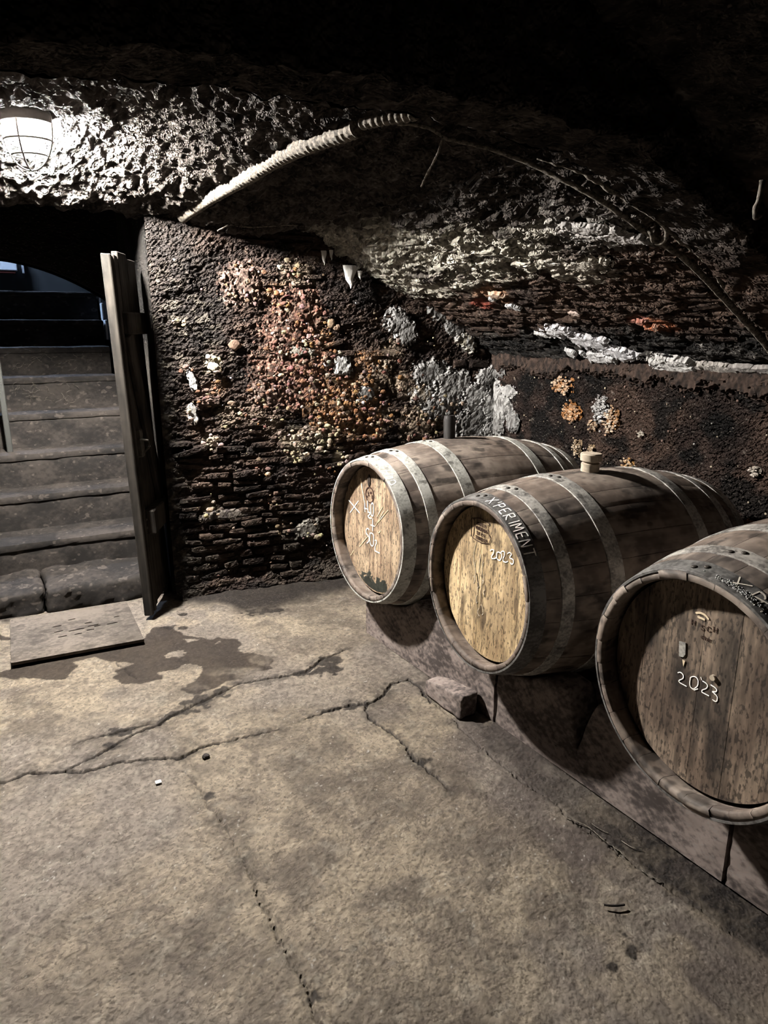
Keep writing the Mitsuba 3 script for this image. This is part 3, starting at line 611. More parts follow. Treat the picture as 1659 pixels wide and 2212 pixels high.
# grime heaped at the foot of the back wall, and packed between the crack and the barrel rail
foot = ss(-.16, .02, FY - np.interp(FX, [-2.5, .55, .62, .78, .85, 1.0, 1.17, 1.4, 1.57, 2.5], [3.75, 3.70, 3.50, 3.34, 3.20, 3.19, 3.27, 3.27, 3.36, 3.4]) + (rag - .5) * .16)
dirt = np.maximum(dirt, foot * .95 * ss(.2, .45, rag + foot * .3))
height += foot * .02 * rag
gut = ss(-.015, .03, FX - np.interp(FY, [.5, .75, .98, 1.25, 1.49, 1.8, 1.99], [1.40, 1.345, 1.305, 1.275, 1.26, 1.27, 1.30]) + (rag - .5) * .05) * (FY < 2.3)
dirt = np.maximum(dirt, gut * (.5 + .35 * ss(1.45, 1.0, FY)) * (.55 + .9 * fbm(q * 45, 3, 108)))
for x, y, r in ((.383, 1.09, .024), (.376, 1.30, .016), (1.104, .873, .03), (1.02, .86, .02), (.46, 3.17, .03), (.52, 3.13, .025), (.55, 3.3, .03), (.87, 3.14, .05), (.96, 3.13, .06), (.345, 1.86, .03), (1.01, 1.70, .03), (1.03, 2.50, .06), (.99, 2.43, .05), (.95, 2.455, .04), (.88, 2.462, .03), (.40, 2.41, .06), (.46, 2.44, .055), (.34, 2.375, .04), (.28, 2.34, .03), (.13, 2.355, .035), (.17, 2.335, .03), (.10, 2.27, .03), (.54, 2.455, .05), (.96, 2.135, .035), (.91, 2.135, .03), (1.02, 2.12, .025)):
    dirt = np.maximum(dirt, ss(1.0, .55, np.hypot(FX - x, (FY - y) * 1.3) / r + (fbm(q * 34, 4, 115) - .5) * 3.0) * .9)
height *= ss(3.66, 3.60, FY) 
height = np.where((FX > -.25) & (FX < .39) & (FY > 2.99) & (FY < 3.62), np.minimum(height, -.001), height)
Vf = np.stack([FX, FY, height - .004], -1).reshape(-1, 3)
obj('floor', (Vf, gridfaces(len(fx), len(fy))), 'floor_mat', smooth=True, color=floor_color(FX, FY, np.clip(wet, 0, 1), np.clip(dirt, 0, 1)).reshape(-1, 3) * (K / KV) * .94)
struct('floor', 'worn cracked concrete cellar floor with a damp dark stain')
# lime efflorescence along the crack near the rail
lime = smooth_path([(1.262, 1.285, .001), (1.275, 1.247, .002), (1.292, 1.204, .001), (1.290, 1.160, .002), (1.297, 1.132, .001), (1.299, 1.082, .001)], 40)
lime[:, :2] += (noise(lime * 160, 111)[:, None] - .5) * .006
obj('lime_streak', tube(lime - [0, 0, .001], .0016 + .0014 * noise(lime * 90, 112), 5), 'mould_mat', 'floor', color=None) if False else None
def lines_on(parent, name, paths, r, m, lab=None, kind='stuff', sides=4):
    k = obj(name, cat([tube(np.asarray(p, float), r, sides) for p in paths]), m, parent)
    labels[k] = {x: y for x, y in (('kind', kind), ('label', lab)) if y}
    return k
lines_on('floor', 'lime_streak', [lime, smooth_path([(1.31, 1.22, .0), (1.318, 1.18, .001), (1.325, 1.17, 0)], 8), smooth_path([(1.335, 1.13, .0), (1.34, 1.1, .001), (1.36, 1.08, .001)], 8), smooth_path([(1.30, 1.03, 0), (1.31, .99, .001), (1.32, .98, 0)], 8)], .0017, 'dusty_mat', 'thin white lime streaks along a crack', None)

# ------------------------------------------------------------------ staircase
STEP_Y = [3.62, 3.98, 4.26, 4.49, 4.72, 4.96, 5.21, 5.46, 5.72]
STEP_Z = [.122, .276, .475, .673, .880, 1.083, 1.262, 1.44, 1.64]
st = thing('staircase', 'dark worn stone stairs rising behind the doorway on the left', 'stairs')
def rough_block(x0, x1, y0, y1, z0, z1, seed, amp=.008, rnd=.02, res=.022):
    """A stone block: a subdivided box, its edges worn round and its faces uneven."""
    n = [max(3, int(round((b - a) / res))) for a, b in ((x0, x1), (y0, y1), (z0, z1))]
    ms = []
    for ax in range(3):
        for s in (0, 1):
            i, j = [k for k in range(3) if k != ax]
            a, b = np.meshgrid(np.linspace(0, 1, n[i] + 1), np.linspace(0, 1, n[j] + 1), indexing='ij')
            q = np.zeros(a.shape + (3,)); q[..., i], q[..., j], q[..., ax] = a, b, s
            ms.append(trimesh.Trimesh(q.reshape(-1, 3), tri(gridfaces(n[i] + 1, n[j] + 1, flip=(s == 1) == (ax == 1))), process=False))
    m = cat(ms); m.merge_vertices(digits_vertex=5)
    lo, hi = np.array([x0, y0, z0]), np.array([x1, y1, z1])
    v = lo + np.array(m.vertices) * (hi - lo)
    c = np.clip(v, lo + rnd, hi - rnd); d = v - c; L = np.linalg.norm(d, axis=1, keepdims=True)
    v = c + d / np.maximum(L, 1e-9) * np.minimum(L, rnd)
    nn = d / np.maximum(L, 1e-9)
    v += nn * ((fbm(v * 9 + seed * 5.1, 3, 121) - .5) * 2.2 + (fbm(v * 40 + seed, 2, 122) - .5) * .8)[:, None] * amp
    return v, np.array(m.faces)
# the lowest step is made of loose rough stones
for k, (x0, x1, zt) in enumerate(((-.85, -.33, .11), (-.328, -.052, .125), (-.050, .56, .120))):
    obj('stone_block', rough_block(x0, x1, 3.615 + .012 * (k % 2), 4.0, -.02, zt, k, .024, .028), 'step_mat', st, smooth=50)
for k in range(1, 9):
    y0 = STEP_Y[k]; y1 = STEP_Y[k + 1] + .06 if k < 8 else 6.28
    sk_ = obj('step', rough_block(-.885, .546, y0 + .012, y1, STEP_Z[k] - .30, STEP_Z[k] - .03, k + 9, .007, .012, .03), 'step_mat', st, smooth=50)
    obj('tread', rough_block(-.885, .546, y0, y1, STEP_Z[k] - .042, STEP_Z[k], k + 29, .006, .012, .03), 'step_mat', sk_, smooth=50)
def mouldy(m, n=4):
    for _ in range(n): m = m.subdivide()
    v = np.array(m.vertices); v += ((fbm(v * 6, 3, 191) - .5) * .02)[:, None]
    a_, b_ = fbm(v * 7, 3, 192), fbm(v * 45, 2, 193)
    return (v, m.faces), lerp(lerp((.009, .009, .009), (.032, .029, .027), ss(.35, .7, a_)), (.10, .09, .08), ss(.62, .74, b_) * .6)
for nm, m, lab in (('stairwell_side', bx(.572, .85, 3.56, 6.45, -.2, 3.3), 'stairwell wall on the right of the steps'), ('stairwell_side', bx(-1.2, -.9, 3.56, 6.45, -.2, 3.3), 'stairwell wall on the left of the steps')):
    k = numbered('wall_' + nm); m, c = mouldy(m); scene[k] = mikit.ply(m, 'stone_mat', color=c * KV, smooth=True); struct(k, lab)
k = numbered('wall_stairwell_back'); scene[k] = mikit.ply(bx(-1.2, .85, 6.3, 6.5, .5, 3.3), 'stair_wall_mat'); struct(k, 'grey wall at the head of the stairs')
# tunnel over the lower stairs, and the arched lintel wall deeper in
k = numbered('ceiling_stairwell'); m, c = mouldy(bx(-1.2, .85, 3.56, 4.75, 2.12, 2.3)); scene[k] = mikit.ply(m, 'stone_mat', color=c * KV, smooth=True); struct(k, 'low ceiling over the foot of the stairs')
ax_ = np.linspace(-.9, .57, 60); az = 1.765 - .27 * ((ax_ + .15) / .72) ** 2
V = np.concatenate([np.stack([ax_, ax_ * 0 + 4.52, ax_ * 0 + 2.14], 1), np.stack([ax_, ax_ * 0 + 4.52, (az + 2.14) / 2], 1), np.stack([ax_, ax_ * 0 + 4.52, az + .012], 1), np.stack([ax_, ax_ * 0 + 4.532, az], 1), np.stack([ax_, ax_ * 0 + 4.75, az], 1), np.stack([ax_, ax_ * 0 + 4.75, ax_ * 0 + 3.2], 1)])
k = numbered('wall_lintel'); scene[k] = mikit.ply((V, gridfaces(6, 60)), 'stone_mat', smooth=True, color=lerp((.012, .012, .012), (.035, .032, .03), fbm(V * 12, 3, 194)) * KV); struct(k, 'arched wall over the stairs')
box_ = thing('wall_box', 'small pale box with a white conduit on the wall above the stairs', 'box')
obj('panel', bx(-.34, .045, 6.22, 6.3, 1.805, 1.925, .006), 'white_paint_mat', box_)
obj('strip', bx(.075, .092, 6.25, 6.3, 1.79, 1.925, .003), 'white_paint_mat', box_)
obj('base', bx(-.30, .03, 6.225, 6.3, 1.787, 1.803, .003), 'red_paint_mat', box_)
# pale tiled skirting at the right of the top steps
sk = thing('tile_skirting', 'pale glazed tiles stepping along the wall at the top of the stairs', 'tiles')
for k, (y, z0, z1) in enumerate(((5.95, 1.64, 1.76), (5.72, 1.42, 1.66), (5.60, 1.30, 1.56), (5.46, 1.30, 1.44))):
    obj('tile', bx(.5565, .5715, y, y + .215 if k == 0 else y + .11, z0, z1, .003), 'white_paint_mat', sk)
lb = thing('stair_light', 'cool tube lamp on the ceiling at the head of the stairs', 'lamp')
obj('housing', bx(-.75, -.15, 5.85, 6.0, 3.04, 3.1, .01), 'white_paint_mat', lb)
k = obj('tube', tube([(-.72, 5.92, 3.0), (-.18, 5.92, 3.0)], .018, 12), 'white_paint_mat', lb)
scene[k]['emitter'] = {'type': 'area', 'radiance': {'type': 'rgb', 'value': (STAIR_LIGHT * 12).tolist()}}
post = thing('handrail', 'grey painted handrail post standing on the fourth stair step', 'handrail')
obj('post', bx(-.15, -.118, 4.585, 4.615, .672, 1.62, .004), 'post_mat', post)
obj('rail', tube([(-.134, 4.45, 1.53), (-.134, 5.6, 2.45)], .02, 10), 'post_mat', post)
rng = np.random.default_rng(5)
webs = []
for _ in range(46):
    x, z, yy = (rng.uniform(-.1, .33), rng.uniform(1.10, 1.24), 5.205) if rng.random() < .35 else (rng.uniform(-.1, .33), rng.uniform(.93, 1.06), 4.955)
    p = [(x, yy - .004, z)]
    a = rng.uniform(0, 6.28)
    for _ in range(rng.integers(3, 7)):
        a += rng.normal(0, .6); x += .016 * math.cos(a); z += .012 * math.sin(a); p.append((x, yy - .005 - .006 * rng.random(), z))
    webs.append(p)
lines_on(st, 'cobweb', webs, .0009, 'dusty_mat', 'white root like cobweb threads on two risers')

# ------------------------------------------------------------------ plank door standing ajar
dF, dH = np.array([.412, 3.300]), np.array([.412, 3.300]) + .39 * np.array([.406, .914])
dd = (dH - dF) / .39; dn = np.array([dd[1], -dd[0]])
LEAN = .022
def door_place(v):                     # local x along the leaf, y out of its room side, z up
    v = np.asarray(v, float)
    xy = dF + v[:, :1] * dd + v[:, 1:2] * dn - (v[:, 2:3] * LEAN) * dn
    return np.hstack([xy, v[:, 2:3]])
dr_ = 'door_1'
def dpart(name, mesh, mat='door_mat', lab=None):
    m = mesh.subdivide().subdivide() if len(mesh.faces) < 60 else mesh
    v = door_place(m.vertices); v += ((fbm(v * 30, 2, 131) - .5) * .004)[:, None]
    k = obj(name, (v, m.faces), mat, dr_)
    if lab: labels[k] = {'label': lab}
struct(dr_, 'weathered ledged and braced plank door standing ajar')
for k, (x0, x1, zb, zt) in enumerate(((.0, .125, .035, 1.70), (.128, .258, .05, 1.72), (.262, .39, .06, 1.70))):
    dpart('plank', bx(x0, x1, -.028, 0, zb, zt, .003))
dpart('edge_strip', bx(-.004, .022, -.034, .008, .02, 1.70, .004)); dpart('edge_strip', bx(.026, .055, .0, .014, .03, 1.70, .005))
dpart('ledge', bx(.075, .385, .0, .032, 1.36, 1.46, .006), lab='upper cross batten'); dpart('ledge', bx(.06, .39, .0, .05, .42, .54, .006), lab='lower cross batten')
br = bx(0, 1, 0, .026, -.045, .045, .005).subdivide().subdivide(); v = np.array(br.vertices)
p0, p1 = np.array([.10, 1.36]), np.array([.34, .54]); L = np.linalg.norm(p1 - p0); u = (p1 - p0) / L
vv = np.stack([p0[0] + v[:, 0] * L * u[0] - v[:, 2] * u[1], v[:, 1], p0[1] + v[:, 0] * L * u[1] + v[:, 2] * u[0]], 1)
dpart('brace', trimesh.Trimesh(vv, br.faces, process=False))
dpart('lock', bx(.06, .10, .0, .03, .80, .93, .004), 'iron_mat', 'rusty lock case')
dpart('bolt', tube([(.06, .02, .885), (.09, .05, .875), (.11, .052, .845), (.09, .03, .82)], .006, 8), 'iron_mat')
for z in (.46, .50): dpart('nail', trimesh.Trimesh(trimesh.creation.icosphere(subdivisions=1, radius=.007).vertices + [.04, .015, z], ICO.faces, process=False), 'rivet_mat')

# ------------------------------------------------------------------ cover board on the floor
w, h = .545, .54
pol = sbox(0, 0, w, h).buffer(-.006).buffer(.006)
hl = []
for x, y, a, l in ((.27, .40, .2, .012), (.20, .34, .1, .015), (.203, .27, .2, .015), (.28, .255, .1, .03), (.338, .225, 0, .012), (.282, .20, .1, .012), (.215, .20, .1, .014), (.338, .32, .1, .012), (.355, .275, .1, .020), (.372, .26, .3, .010), (.44, .26, .1, .02), (.47, .34, .2, .008)):
    hl.append(affinity.rotate(LineString([(x - l, y), (x + l, y)]), math.degrees(a)).buffer(.0055))
from shapely import union_all
pol = pol.difference(union_all(hl))
m = trimesh.creation.extrude_polygon(pol, .013, engine='earcut')
o0, ex, ey = np.array([-.200, 3.055]), np.array([.993, -.035]), np.array([-.02, .999])
v = np.array(m.vertices); xy = o0 + v[:, :1] * ex * (.54 / w) + v[:, 1:2] * ey * (.525 / h)
cb = obj('cover_board', (np.hstack([xy, v[:, 2:] + .004 + .006 * (1 - v[:, 1:2] / h)]), m.faces), 'board_mat')
tag(cb, 'flat dusty grey board with slotted finger holes lying before the stairs', 'board')

# ------------------------------------------------------------------ barrels
BAR = {1: dict(c=(1.2015, 2.5195, .555), yaw=.08, tilt=-.035, s=1.06), 2: dict(c=(1.232, 1.745, .572), yaw=0., tilt=-.027, s=1.), 3: dict(c=(1.266, .935, .583), yaw=0., tilt=.01, s=1.)}
R0, RB, LEN, NST = .2875, .3545, 1.0, 26
def brad(x):
    return R0 + (RB - R0) * (1 - np.abs(2 * np.asarray(x, float) / LEN - 1) ** 2.05)
def barrel(i, label, head_mat, hoop_mat, planks, roll):
    b = BAR[i]; y_, t_, s = b['yaw'], b['tilt'], b['s']
    ax = np.array([math.cos(y_) * math.cos(t_), math.sin(y_) * math.cos(t_), math.sin(t_)]); e1 = np.array([-math.sin(y_), math.cos(y_), 0]); e2 = np.cross(ax, e1)
    c = np.array(b['c'])
    W = lambda x, u, v: c + s * (np.asarray(x)[..., None] * ax + np.asarray(u)[..., None] * e1 + np.asarray(v)[..., None] * e2)
    CY = lambda x, th, r: W(x, r * np.cos(th), r * np.sin(th))
    t = thing('wine_barrel', label, 'barrel', 'oak barrels in a row on the stone rail')
    rg = np.random.default_rng(200 + i)
    edges = np.cumsum(rg.uniform(.75, 1.25, NST)); edges = np.r_[0, edges] / edges[-1] * 2 * math.pi + roll
    xo = np.linspace(0, LEN, 25)
    prof = [(x, 0.0) for x in xo]                                                # outer face
    inn = [(LEN, -.020), (LEN - .014, -.029), (LEN - .09, -.029)]
    front = [(.09, -.029), (.014, -.029), (0, -.020)]
    for k in range(NST):
        th = np.linspace(edges[k] + .0016, edges[k + 1] - .0016, 6)
        lift = rg.normal(0, .0006)
        px = np.array([p[0] for p in prof + inn + front]); dz = np.array([p[1] for p in prof + inn + front])
        X, TH = np.meshgrid(px, th, indexing='ij')
        R = brad(X) + dz[:, None] + lift * (dz[:, None] == 0)
        R = R - .0014 * ((np.arange(6) == 0) | (np.arange(6) == 5))[None] * (dz[:, None] == 0)
        X = X + rg.normal(0, .0008) * (X < .005)
        V = CY(X, TH, R); n, mm = V.shape[:2]
        f = gridfaces(n, mm, True)
        wrap = np.stack([(n - 1) * mm + np.arange(mm - 1), np.arange(mm - 1), np.arange(mm - 1) + 1, (n - 1) * mm + np.arange(mm - 1) + 1], 1)[:, ::-1]
        m = trimesh.Trimesh(V.reshape(-1, 3), tri(np.vstack([f, wrap])), process=False)
        obj('stave', m, 'stave_mat', t, smooth=False if False else 0, uv=np.tile([rg.random(), .5], (len(m.vertices), 1))) if False else obj('stave', m, 'stave_mat', t, smooth=True, uv=np.tile([rg.random(), .5], (len(m.vertices), 1)))
    # heads: upright boards in a recess
    rh = R0 - .0275
    us = np.cumsum(np.r_[0, rg.uniform(.85, 1.15, planks)]); us = us / us[-1] * 2 * rh - rh
    for end in (0, 1):
        for k in range(planks):
            pg = Point(0, 0).buffer(rh + .0015, 64).intersection(sbox(us[k] + .0005, -1, us[k + 1] - .0005, 1))
            m = trimesh.creation.extrude_polygon(pg, .022, engine='earcut')
            v = np.array(m.vertices); d0 = .05 + rg.normal(0, .0004)
            xx = d0 + v[:, 2] if end == 0 else LEN - .05 - v[:, 2]
            obj('head_board', (W(xx, v[:, 0], v[:, 1]), m.faces if end == 0 else m.faces[:, ::-1]), head_mat, t, uv=np.tile([rg.random(), .5], (len(v), 1)))
    # hoops
    H = ((-.001, .050), (.100, .142), (.268, .322))
    H = H + tuple((LEN - b_, LEN - a_) for a_, b_ in H[::-1])
    hk = []
    for j, (x0, x1) in enumerate(H):
        th = np.linspace(0, 2 * math.pi, 121)
        xs = np.array([x0, x0 + .0012, (x0 + x1) / 2, x1 - .0012, x1, x1, x0]); dr2 = np.array([.0018, .0030, .0030, .0030, .0018, -.004, -.004])
        seam = 1.64 + rg.normal(0, .04) if i != 3 else 1.58 + rg.normal(0, .05)
        X, TH = np.meshgrid(xs, th, indexing='ij')
        r = brad(np.clip(X, 0, LEN)) + dr2[:, None] + .0016 * ((TH > seam - .13) & (TH < seam + .05))
        V = CY(X, TH, r); n, mm = V.shape[:2]
        f = gridfaces(n, mm, True); wrap = np.stack([(n - 1) * mm + np.arange(mm - 1), np.arange(mm - 1), np.arange(mm - 1) + 1, (n - 1) * mm + np.arange(mm - 1) + 1], 1)[:, ::-1]
        m = trimesh.Trimesh(V.reshape(-1, 3), tri(np.vstack([f, wrap])), process=False)
        k = obj('hoop', m, hoop_mat if (j or i == 1) else 'hoop_mat_dark', t, smooth=40); hk.append(k)
        if j < 4:
            for q, dth in enumerate((-.10, -.02)):
                xm = (x0 + x1) / 2 + (.006 if q else -.006)
                sp = trimesh.creation.icosphere(subdivisions=2).vertices * .0075
                P = CY(np.array(xm), np.array(seam + dth), brad(xm) + .0045)
                nrm = (P - (c + s * xm * ax)); nrm /= np.linalg.norm(nrm)
                vv = sp - (sp @ nrm)[:, None] * nrm * .45
                obj('rivet', (P + vv, trimesh.creation.icosphere(subdivisions=2).faces), 'rivet_mat', k, smooth=True)
    def head_strokes(name, strokes, wmm, mat, lab=None):
        g = []
        for st_ in strokes:
            p = np.array(st_, float) / 1000
            p = smooth_path(p, max(2, 5 * len(p))) if len(p) > 2 else p
            g.append(LineString(p).buffer(wmm * .0005, 4))
        u = union_all(g)
        ms = [trimesh.creation.extrude_polygon(q, .0008, engine='earcut') for q in getattr(u, 'geoms', [u])]
        v = np.vstack([m.vertices for m in ms]); at = np.cumsum([0] + [len(m.vertices) for m in ms]); f = np.vstack([m.faces + a for m, a in zip(ms, at)])
        k = obj(name, (W(.0488 - v[:, 2], v[:, 0], v[:, 1]), f), mat, t)
        if lab: labels[k] = {'label': lab}
        return k
    def head_mesh(name, mesh, mat, lab=None):          # mesh in head plane: +x is reading direction (towards -e1), y up, z out
        v = np.array(mesh.vertices)
        k = obj(name, (W(.0490 - v[:, 2], -v[:, 0], v[:, 1]), mesh.faces), mat, t)
        if lab: labels[k] = {'label': lab}
    def hoop_strokes(name, strokes, wmm, mat, lab=None, parent=None):
        g = []
        for st_ in strokes:
            p = np.array(st_, float) / 1000; p[:, 1] *= R0
            p = smooth_path(p, max(3, 6 * len(p)))
            g.append(LineString(p).buffer(wmm * .0005, 3))
        ms = [trimesh.creation.extrude_polygon(q, .0007, engine='earcut') for q in g]
        v = np.vstack([m.vertices for m in ms]); at = np.cumsum([0] + [len(m.vertices) for m in ms]); f = np.vstack([m.faces + a for m, a in zip(ms, at)])
        k = obj(name, (CY(v[:, 0], v[:, 1] / R0, brad(v[:, 0]) + .0032 + v[:, 2]), f), mat, parent or hk[0])
        if lab: labels[k] = {'label': lab}
    return dict(key=t, W=W, CY=CY, hs=head_strokes, hm=head_mesh, ho=hoop_strokes, hoops=hk, ax=ax, e1=e1, e2=e2, s=s, c=c)

b1 = barrel(1, 'far barrel by the back wall with chalk X and H2O + SO2 on its head', 'head_mat_tan', 'hoop_mat_pale', 6, .08)
b1['hs']('chalk_writing', [[[214, 77], [121, 43]], [[133, 91], [200, 26]], [[80, 98], [75, 58]], [[58, 107], [51, 60]], [[82, 72], [56, 74]], [[49, 62], [38, 63], [35, 59], [50, 45], [44, 41], [31, 40], [22, 44]], [[20, 109], [29, 94], [29, 70], [19, 53], [14, 54], [8, 75], [10, 98], [20, 109]], [[14, 41], [10, -7]], [[26, 14], [-2, 15]], [[40, -10], [51, -7], [62, -17], [63, -29], [46, -37], [36, -46], [42, -61], [54, -71]], [[19, -19], [31, -24], [31, -48], [22, -70], [11, -72], [1, -57], [1, -31], [11, -19], [19, -19]], [[-8, -43], [-20, -39], [-22, -46], [-12, -67], [-10, -86], [-46, -86]]], 4.4, 'chalk_mat', 'chalk writing X H2O + SO2')
b1['hs']('scratch', [[[117, 188], [84, 102]]], 7, 'scratch_mat', 'long pale scratch'); [b1['hs']('scratch', [g_], 3.1, 'scratch_mat') for g_ in ([[49, -41], [113, -101]], [[166, -136], [188, -162]], [[-29, 3], [-31, -5], [-48, 8]], [[-20, 60], [-60, 110]], [[-10, 20], [-70, 95]], [[-30, 40], [-100, 105]])]
def ring(cx, cy, r0, r1, h=.0006):
    m = trimesh.creation.extrude_polygon(Point(cx, cy).buffer(r1, 32).difference(Point(cx, cy).buffer(r0, 32)), h, engine='earcut'); return m
b1['hm']('brand_stamp', cat([ring(-.043, .136, .029, .034)] + [trimesh.creation.extrude_polygon(Point(-.043 + .02 * math.cos(a), .136 + .012 * math.sin(a * 1.7)).buffer(.004), .0006, engine='earcut') for a in range(7)]), 'brand_mat', 'faded round brand')
b1['hm']('plug', trimesh.creation.extrude_polygon(affinity.scale(Point(-.05, .195).buffer(.011, 24), 1.0, 2.2), .002, engine='earcut'), 'dark_mark_mat', 'dark oval plug')
b1['ho']('chalk_writing', [[(2, 1984), (32, 2022)], [(2, 2069), (32, 2103)], [(17, 2013), (15, 2090)], [(2, 2117), (8, 2155), (20, 2163), (26, 2134)], [(4, 2196), (2, 2223), (6, 2260), (18, 2250), (26, 2226), (23, 2201), (12, 2188)]], 3.6, 'chalk_mat', 'chalk letters on the first hoop')
for k_, (u, v, w, h, c1) in enumerate(((.0, -.275, .40, .20, (.06, .060, .048)), (.02, -.285, .34, .17, (.035, .037, .03)), (-.06, -.235, .12, .12, (.04, .042, .034)))):
    P0 = b1['W'](np.array(.0496), np.array(u), np.array(v))
    V, f = sheet((P0, -b1['e1'], b1['e2'], -b1['ax']), w, h, 300 + k_, .0008 + .0006 * k_, n=70, ragged=.8)
    keep = np.hypot((V - b1['c']) @ b1['e1'], (V - b1['c']) @ b1['e2']) < .257 * 1.06
    f = f[keep[f].all(1)]
    obj('mould_stain', (V, f), 'mould_mat', b1['key'], smooth=True, color=np.array(c1) * (.5 + fbm(V * 90, 3, 301))[:, None])
def bung(bd, x, th, prof, mat, lab):
    a = np.linspace(0, 2 * math.pi, 33)[:-1]; m = trimesh.creation.revolve(np.array(prof), sections=32)
    P0 = bd['CY'](np.array(x), np.array(th), brad(x) - .004); n = P0 - (bd['c'] + bd['s'] * x * bd['ax']); n /= np.linalg.norm(n); u = bd['ax']; w = np.cross(n, u)
    v = np.array(m.vertices); k = obj('bung', (P0 + v[:, :1] * u + v[:, 1:2] * w + v[:, 2:] * n, m.faces), mat, bd['key'], smooth=35); labels[k] = {'label': lab}
bung(b1, .425, 1.50, [(0, 0), (.026, 0), (.027, .085), (.024, .098), (.024, .104), (0, .104)], 'dark_rubber_mat', 'tall dark rubber bung')

b2 = barrel(2, 'middle barrel with a golden speckled head marked 2023 and XPERIMENT chalked on its hoop', 'head_mat_gold', 'hoop_mat_grey', 5, .02)
b2['hs']('chalk_writing', [[[-14, 119], [-26, 126], [-33, 125], [-31, 115], [-22, 101], [-24, 96], [-48, 105]], [[-56, 127], [-49, 121], [-49, 110], [-56, 101], [-65, 101], [-72, 108], [-76, 119], [-70, 127], [-56, 127]], [[-72, 132], [-83, 137], [-89, 135], [-89, 125], [-83, 114], [-84, 105], [-90, 104], [-107, 111]], [[-103, 135], [-118, 142], [-123, 139], [-116, 127], [-119, 125], [-132, 125], [-136, 120], [-135, 114], [-127, 108], [-121, 110]]], 3.6, 'chalk_mat', 'chalked year 2023')
b2['hs']('brand_stamp', [[[101, 200], [81, 205], [50, 211], [21, 209], [1, 204], [8, 196], [7, 185], [1, 179], [-1, 167], [-10, 163], [-7, 150], [-4, 141], [18, 135], [42, 131], [63, 132], [85, 134], [97, 140], [101, 158], [103, 176], [101, 200]], [[92, 203], [84, 192], [84, 160], [86, 141]]], 2.2, 'brand_mat', 'burnt shield shaped brand')
for s_, x, y, h in (('ASSELIN', -.074, .187, .0095), ('VINDEMAN', -.079, .170, .0115), ('DE CH', -.068, .153, .011), ('TERNANTS', -.076, .137, .011)):
    m = text_mesh(s_, h, .0006, bold=True); wid = m.bounds[1][0] - m.bounds[0][0]; lim = .070
    if wid > lim: m.apply_scale([lim / wid, 1, 1])
    m.apply_translation([x, y, 0]); b2['hm']('brand_letters', m, 'brand_mat')
m = text_mesh('BARRELS', .007, .0006, bold=True); m.apply_transform(trimesh.transformations.rotation_matrix(math.pi / 2, [0, 0, 1])); m.apply_translation([-.088, .148, 0]); b2['hm']('brand_letters', m, 'brand_mat') if False else None
GL = {'X': [[(0, 0), (1, 1)], [(0, 1), (1, 0)]], "'": [[(.3, 1.0), (.2, .7)]], 'P': [[(0, 0), (.1, 1)], [(.1, 1), (.75, .95), (.8, .6), (.1, .5)]], 'E': [[(.7, 1), (.1, .95), (0, .5), (.05, 0), (.75, 0)], [(0, .5), (.6, .5)]], 'R': [[(0, 0), (.1, 1)], [(.1, 1), (.75, .95), (.75, .6), (.1, .5), (.85, 0)]], 'I': [[(.35, 0), (.4, 1)]], 'M': [[(0, 0), (.15, 1), (.5, .35), (.85, 1), (1, 0)]], 'N': [[(0, 0), (.1, 1), (.8, 0), (.9, 1)]], 'T': [[(.45, 0), (.5, 1)], [(0, 1), (1, 1)]]}
st_, a = [], 1.66
for ch, adv in (('X', .105), ("'", .045), ('P', .10), ('E', .088), ('R', .092), ('I', .06), ('M', .112), ('E', .088), ('N', .105), ('T', .10)):
    for g in GL[ch]: st_.append([(7 + 34 * y, 1000 * (a + x * .072)) for x, y in g])
    a += adv
b2['ho']('chalk_writing', st_, 3.4, 'chalk_mat', "chalk lettering X'PERIMENT")
faint = [[[62, 62], [66, 40], [60, 20], [70, 0]], [[38, 90], [40, 50], [36, 25]], [[18, 70], [24, 40], [12, 10], [20, -10]], [[66, 4], [60, -4], [64, -18], [70, -22]], [[44, -10], [36, -22], [44, -32], [40, -45]], [[4, -24], [10, -34], [2, -42]], [[22, 6], [12, 2]], [[46, -58], [48, -76], [44, -86], [40, -80]], [[16, -80], [8, -96], [4, -108], [10, -116]], [[30, -100], [34, -118], [24, -126]], [[66, 120], [76, 80], [70, 40]]]
b2['hs']('worn_chalk', faint, 1.5, 'faint_chalk_mat', 'rubbed out chalk scrawl')
b2['hs']('crack', [[[22, 96], [24, 40], [21, -20], [22, -80]]], 1.8, 'dark_mark_mat', 'dark split in the middle board'); [b2['hs']('crack', [g_], 2.2, 'dark_mark_mat') for g_ in ([[55, 16], [48, 0], [40, -28]], [[0, -8], [-1, -26], [2, -48]], [[20, -88], [19, -116]])]
bung(b2, .462, 1.5708, [(0, 0), (.031, 0), (.032, .030), (.026, .034), (.026, .037), (.036, .040), (.037, .062), (.034, .066), (0, .067)], 'bung_wood_mat', 'turned pale wooden bung')

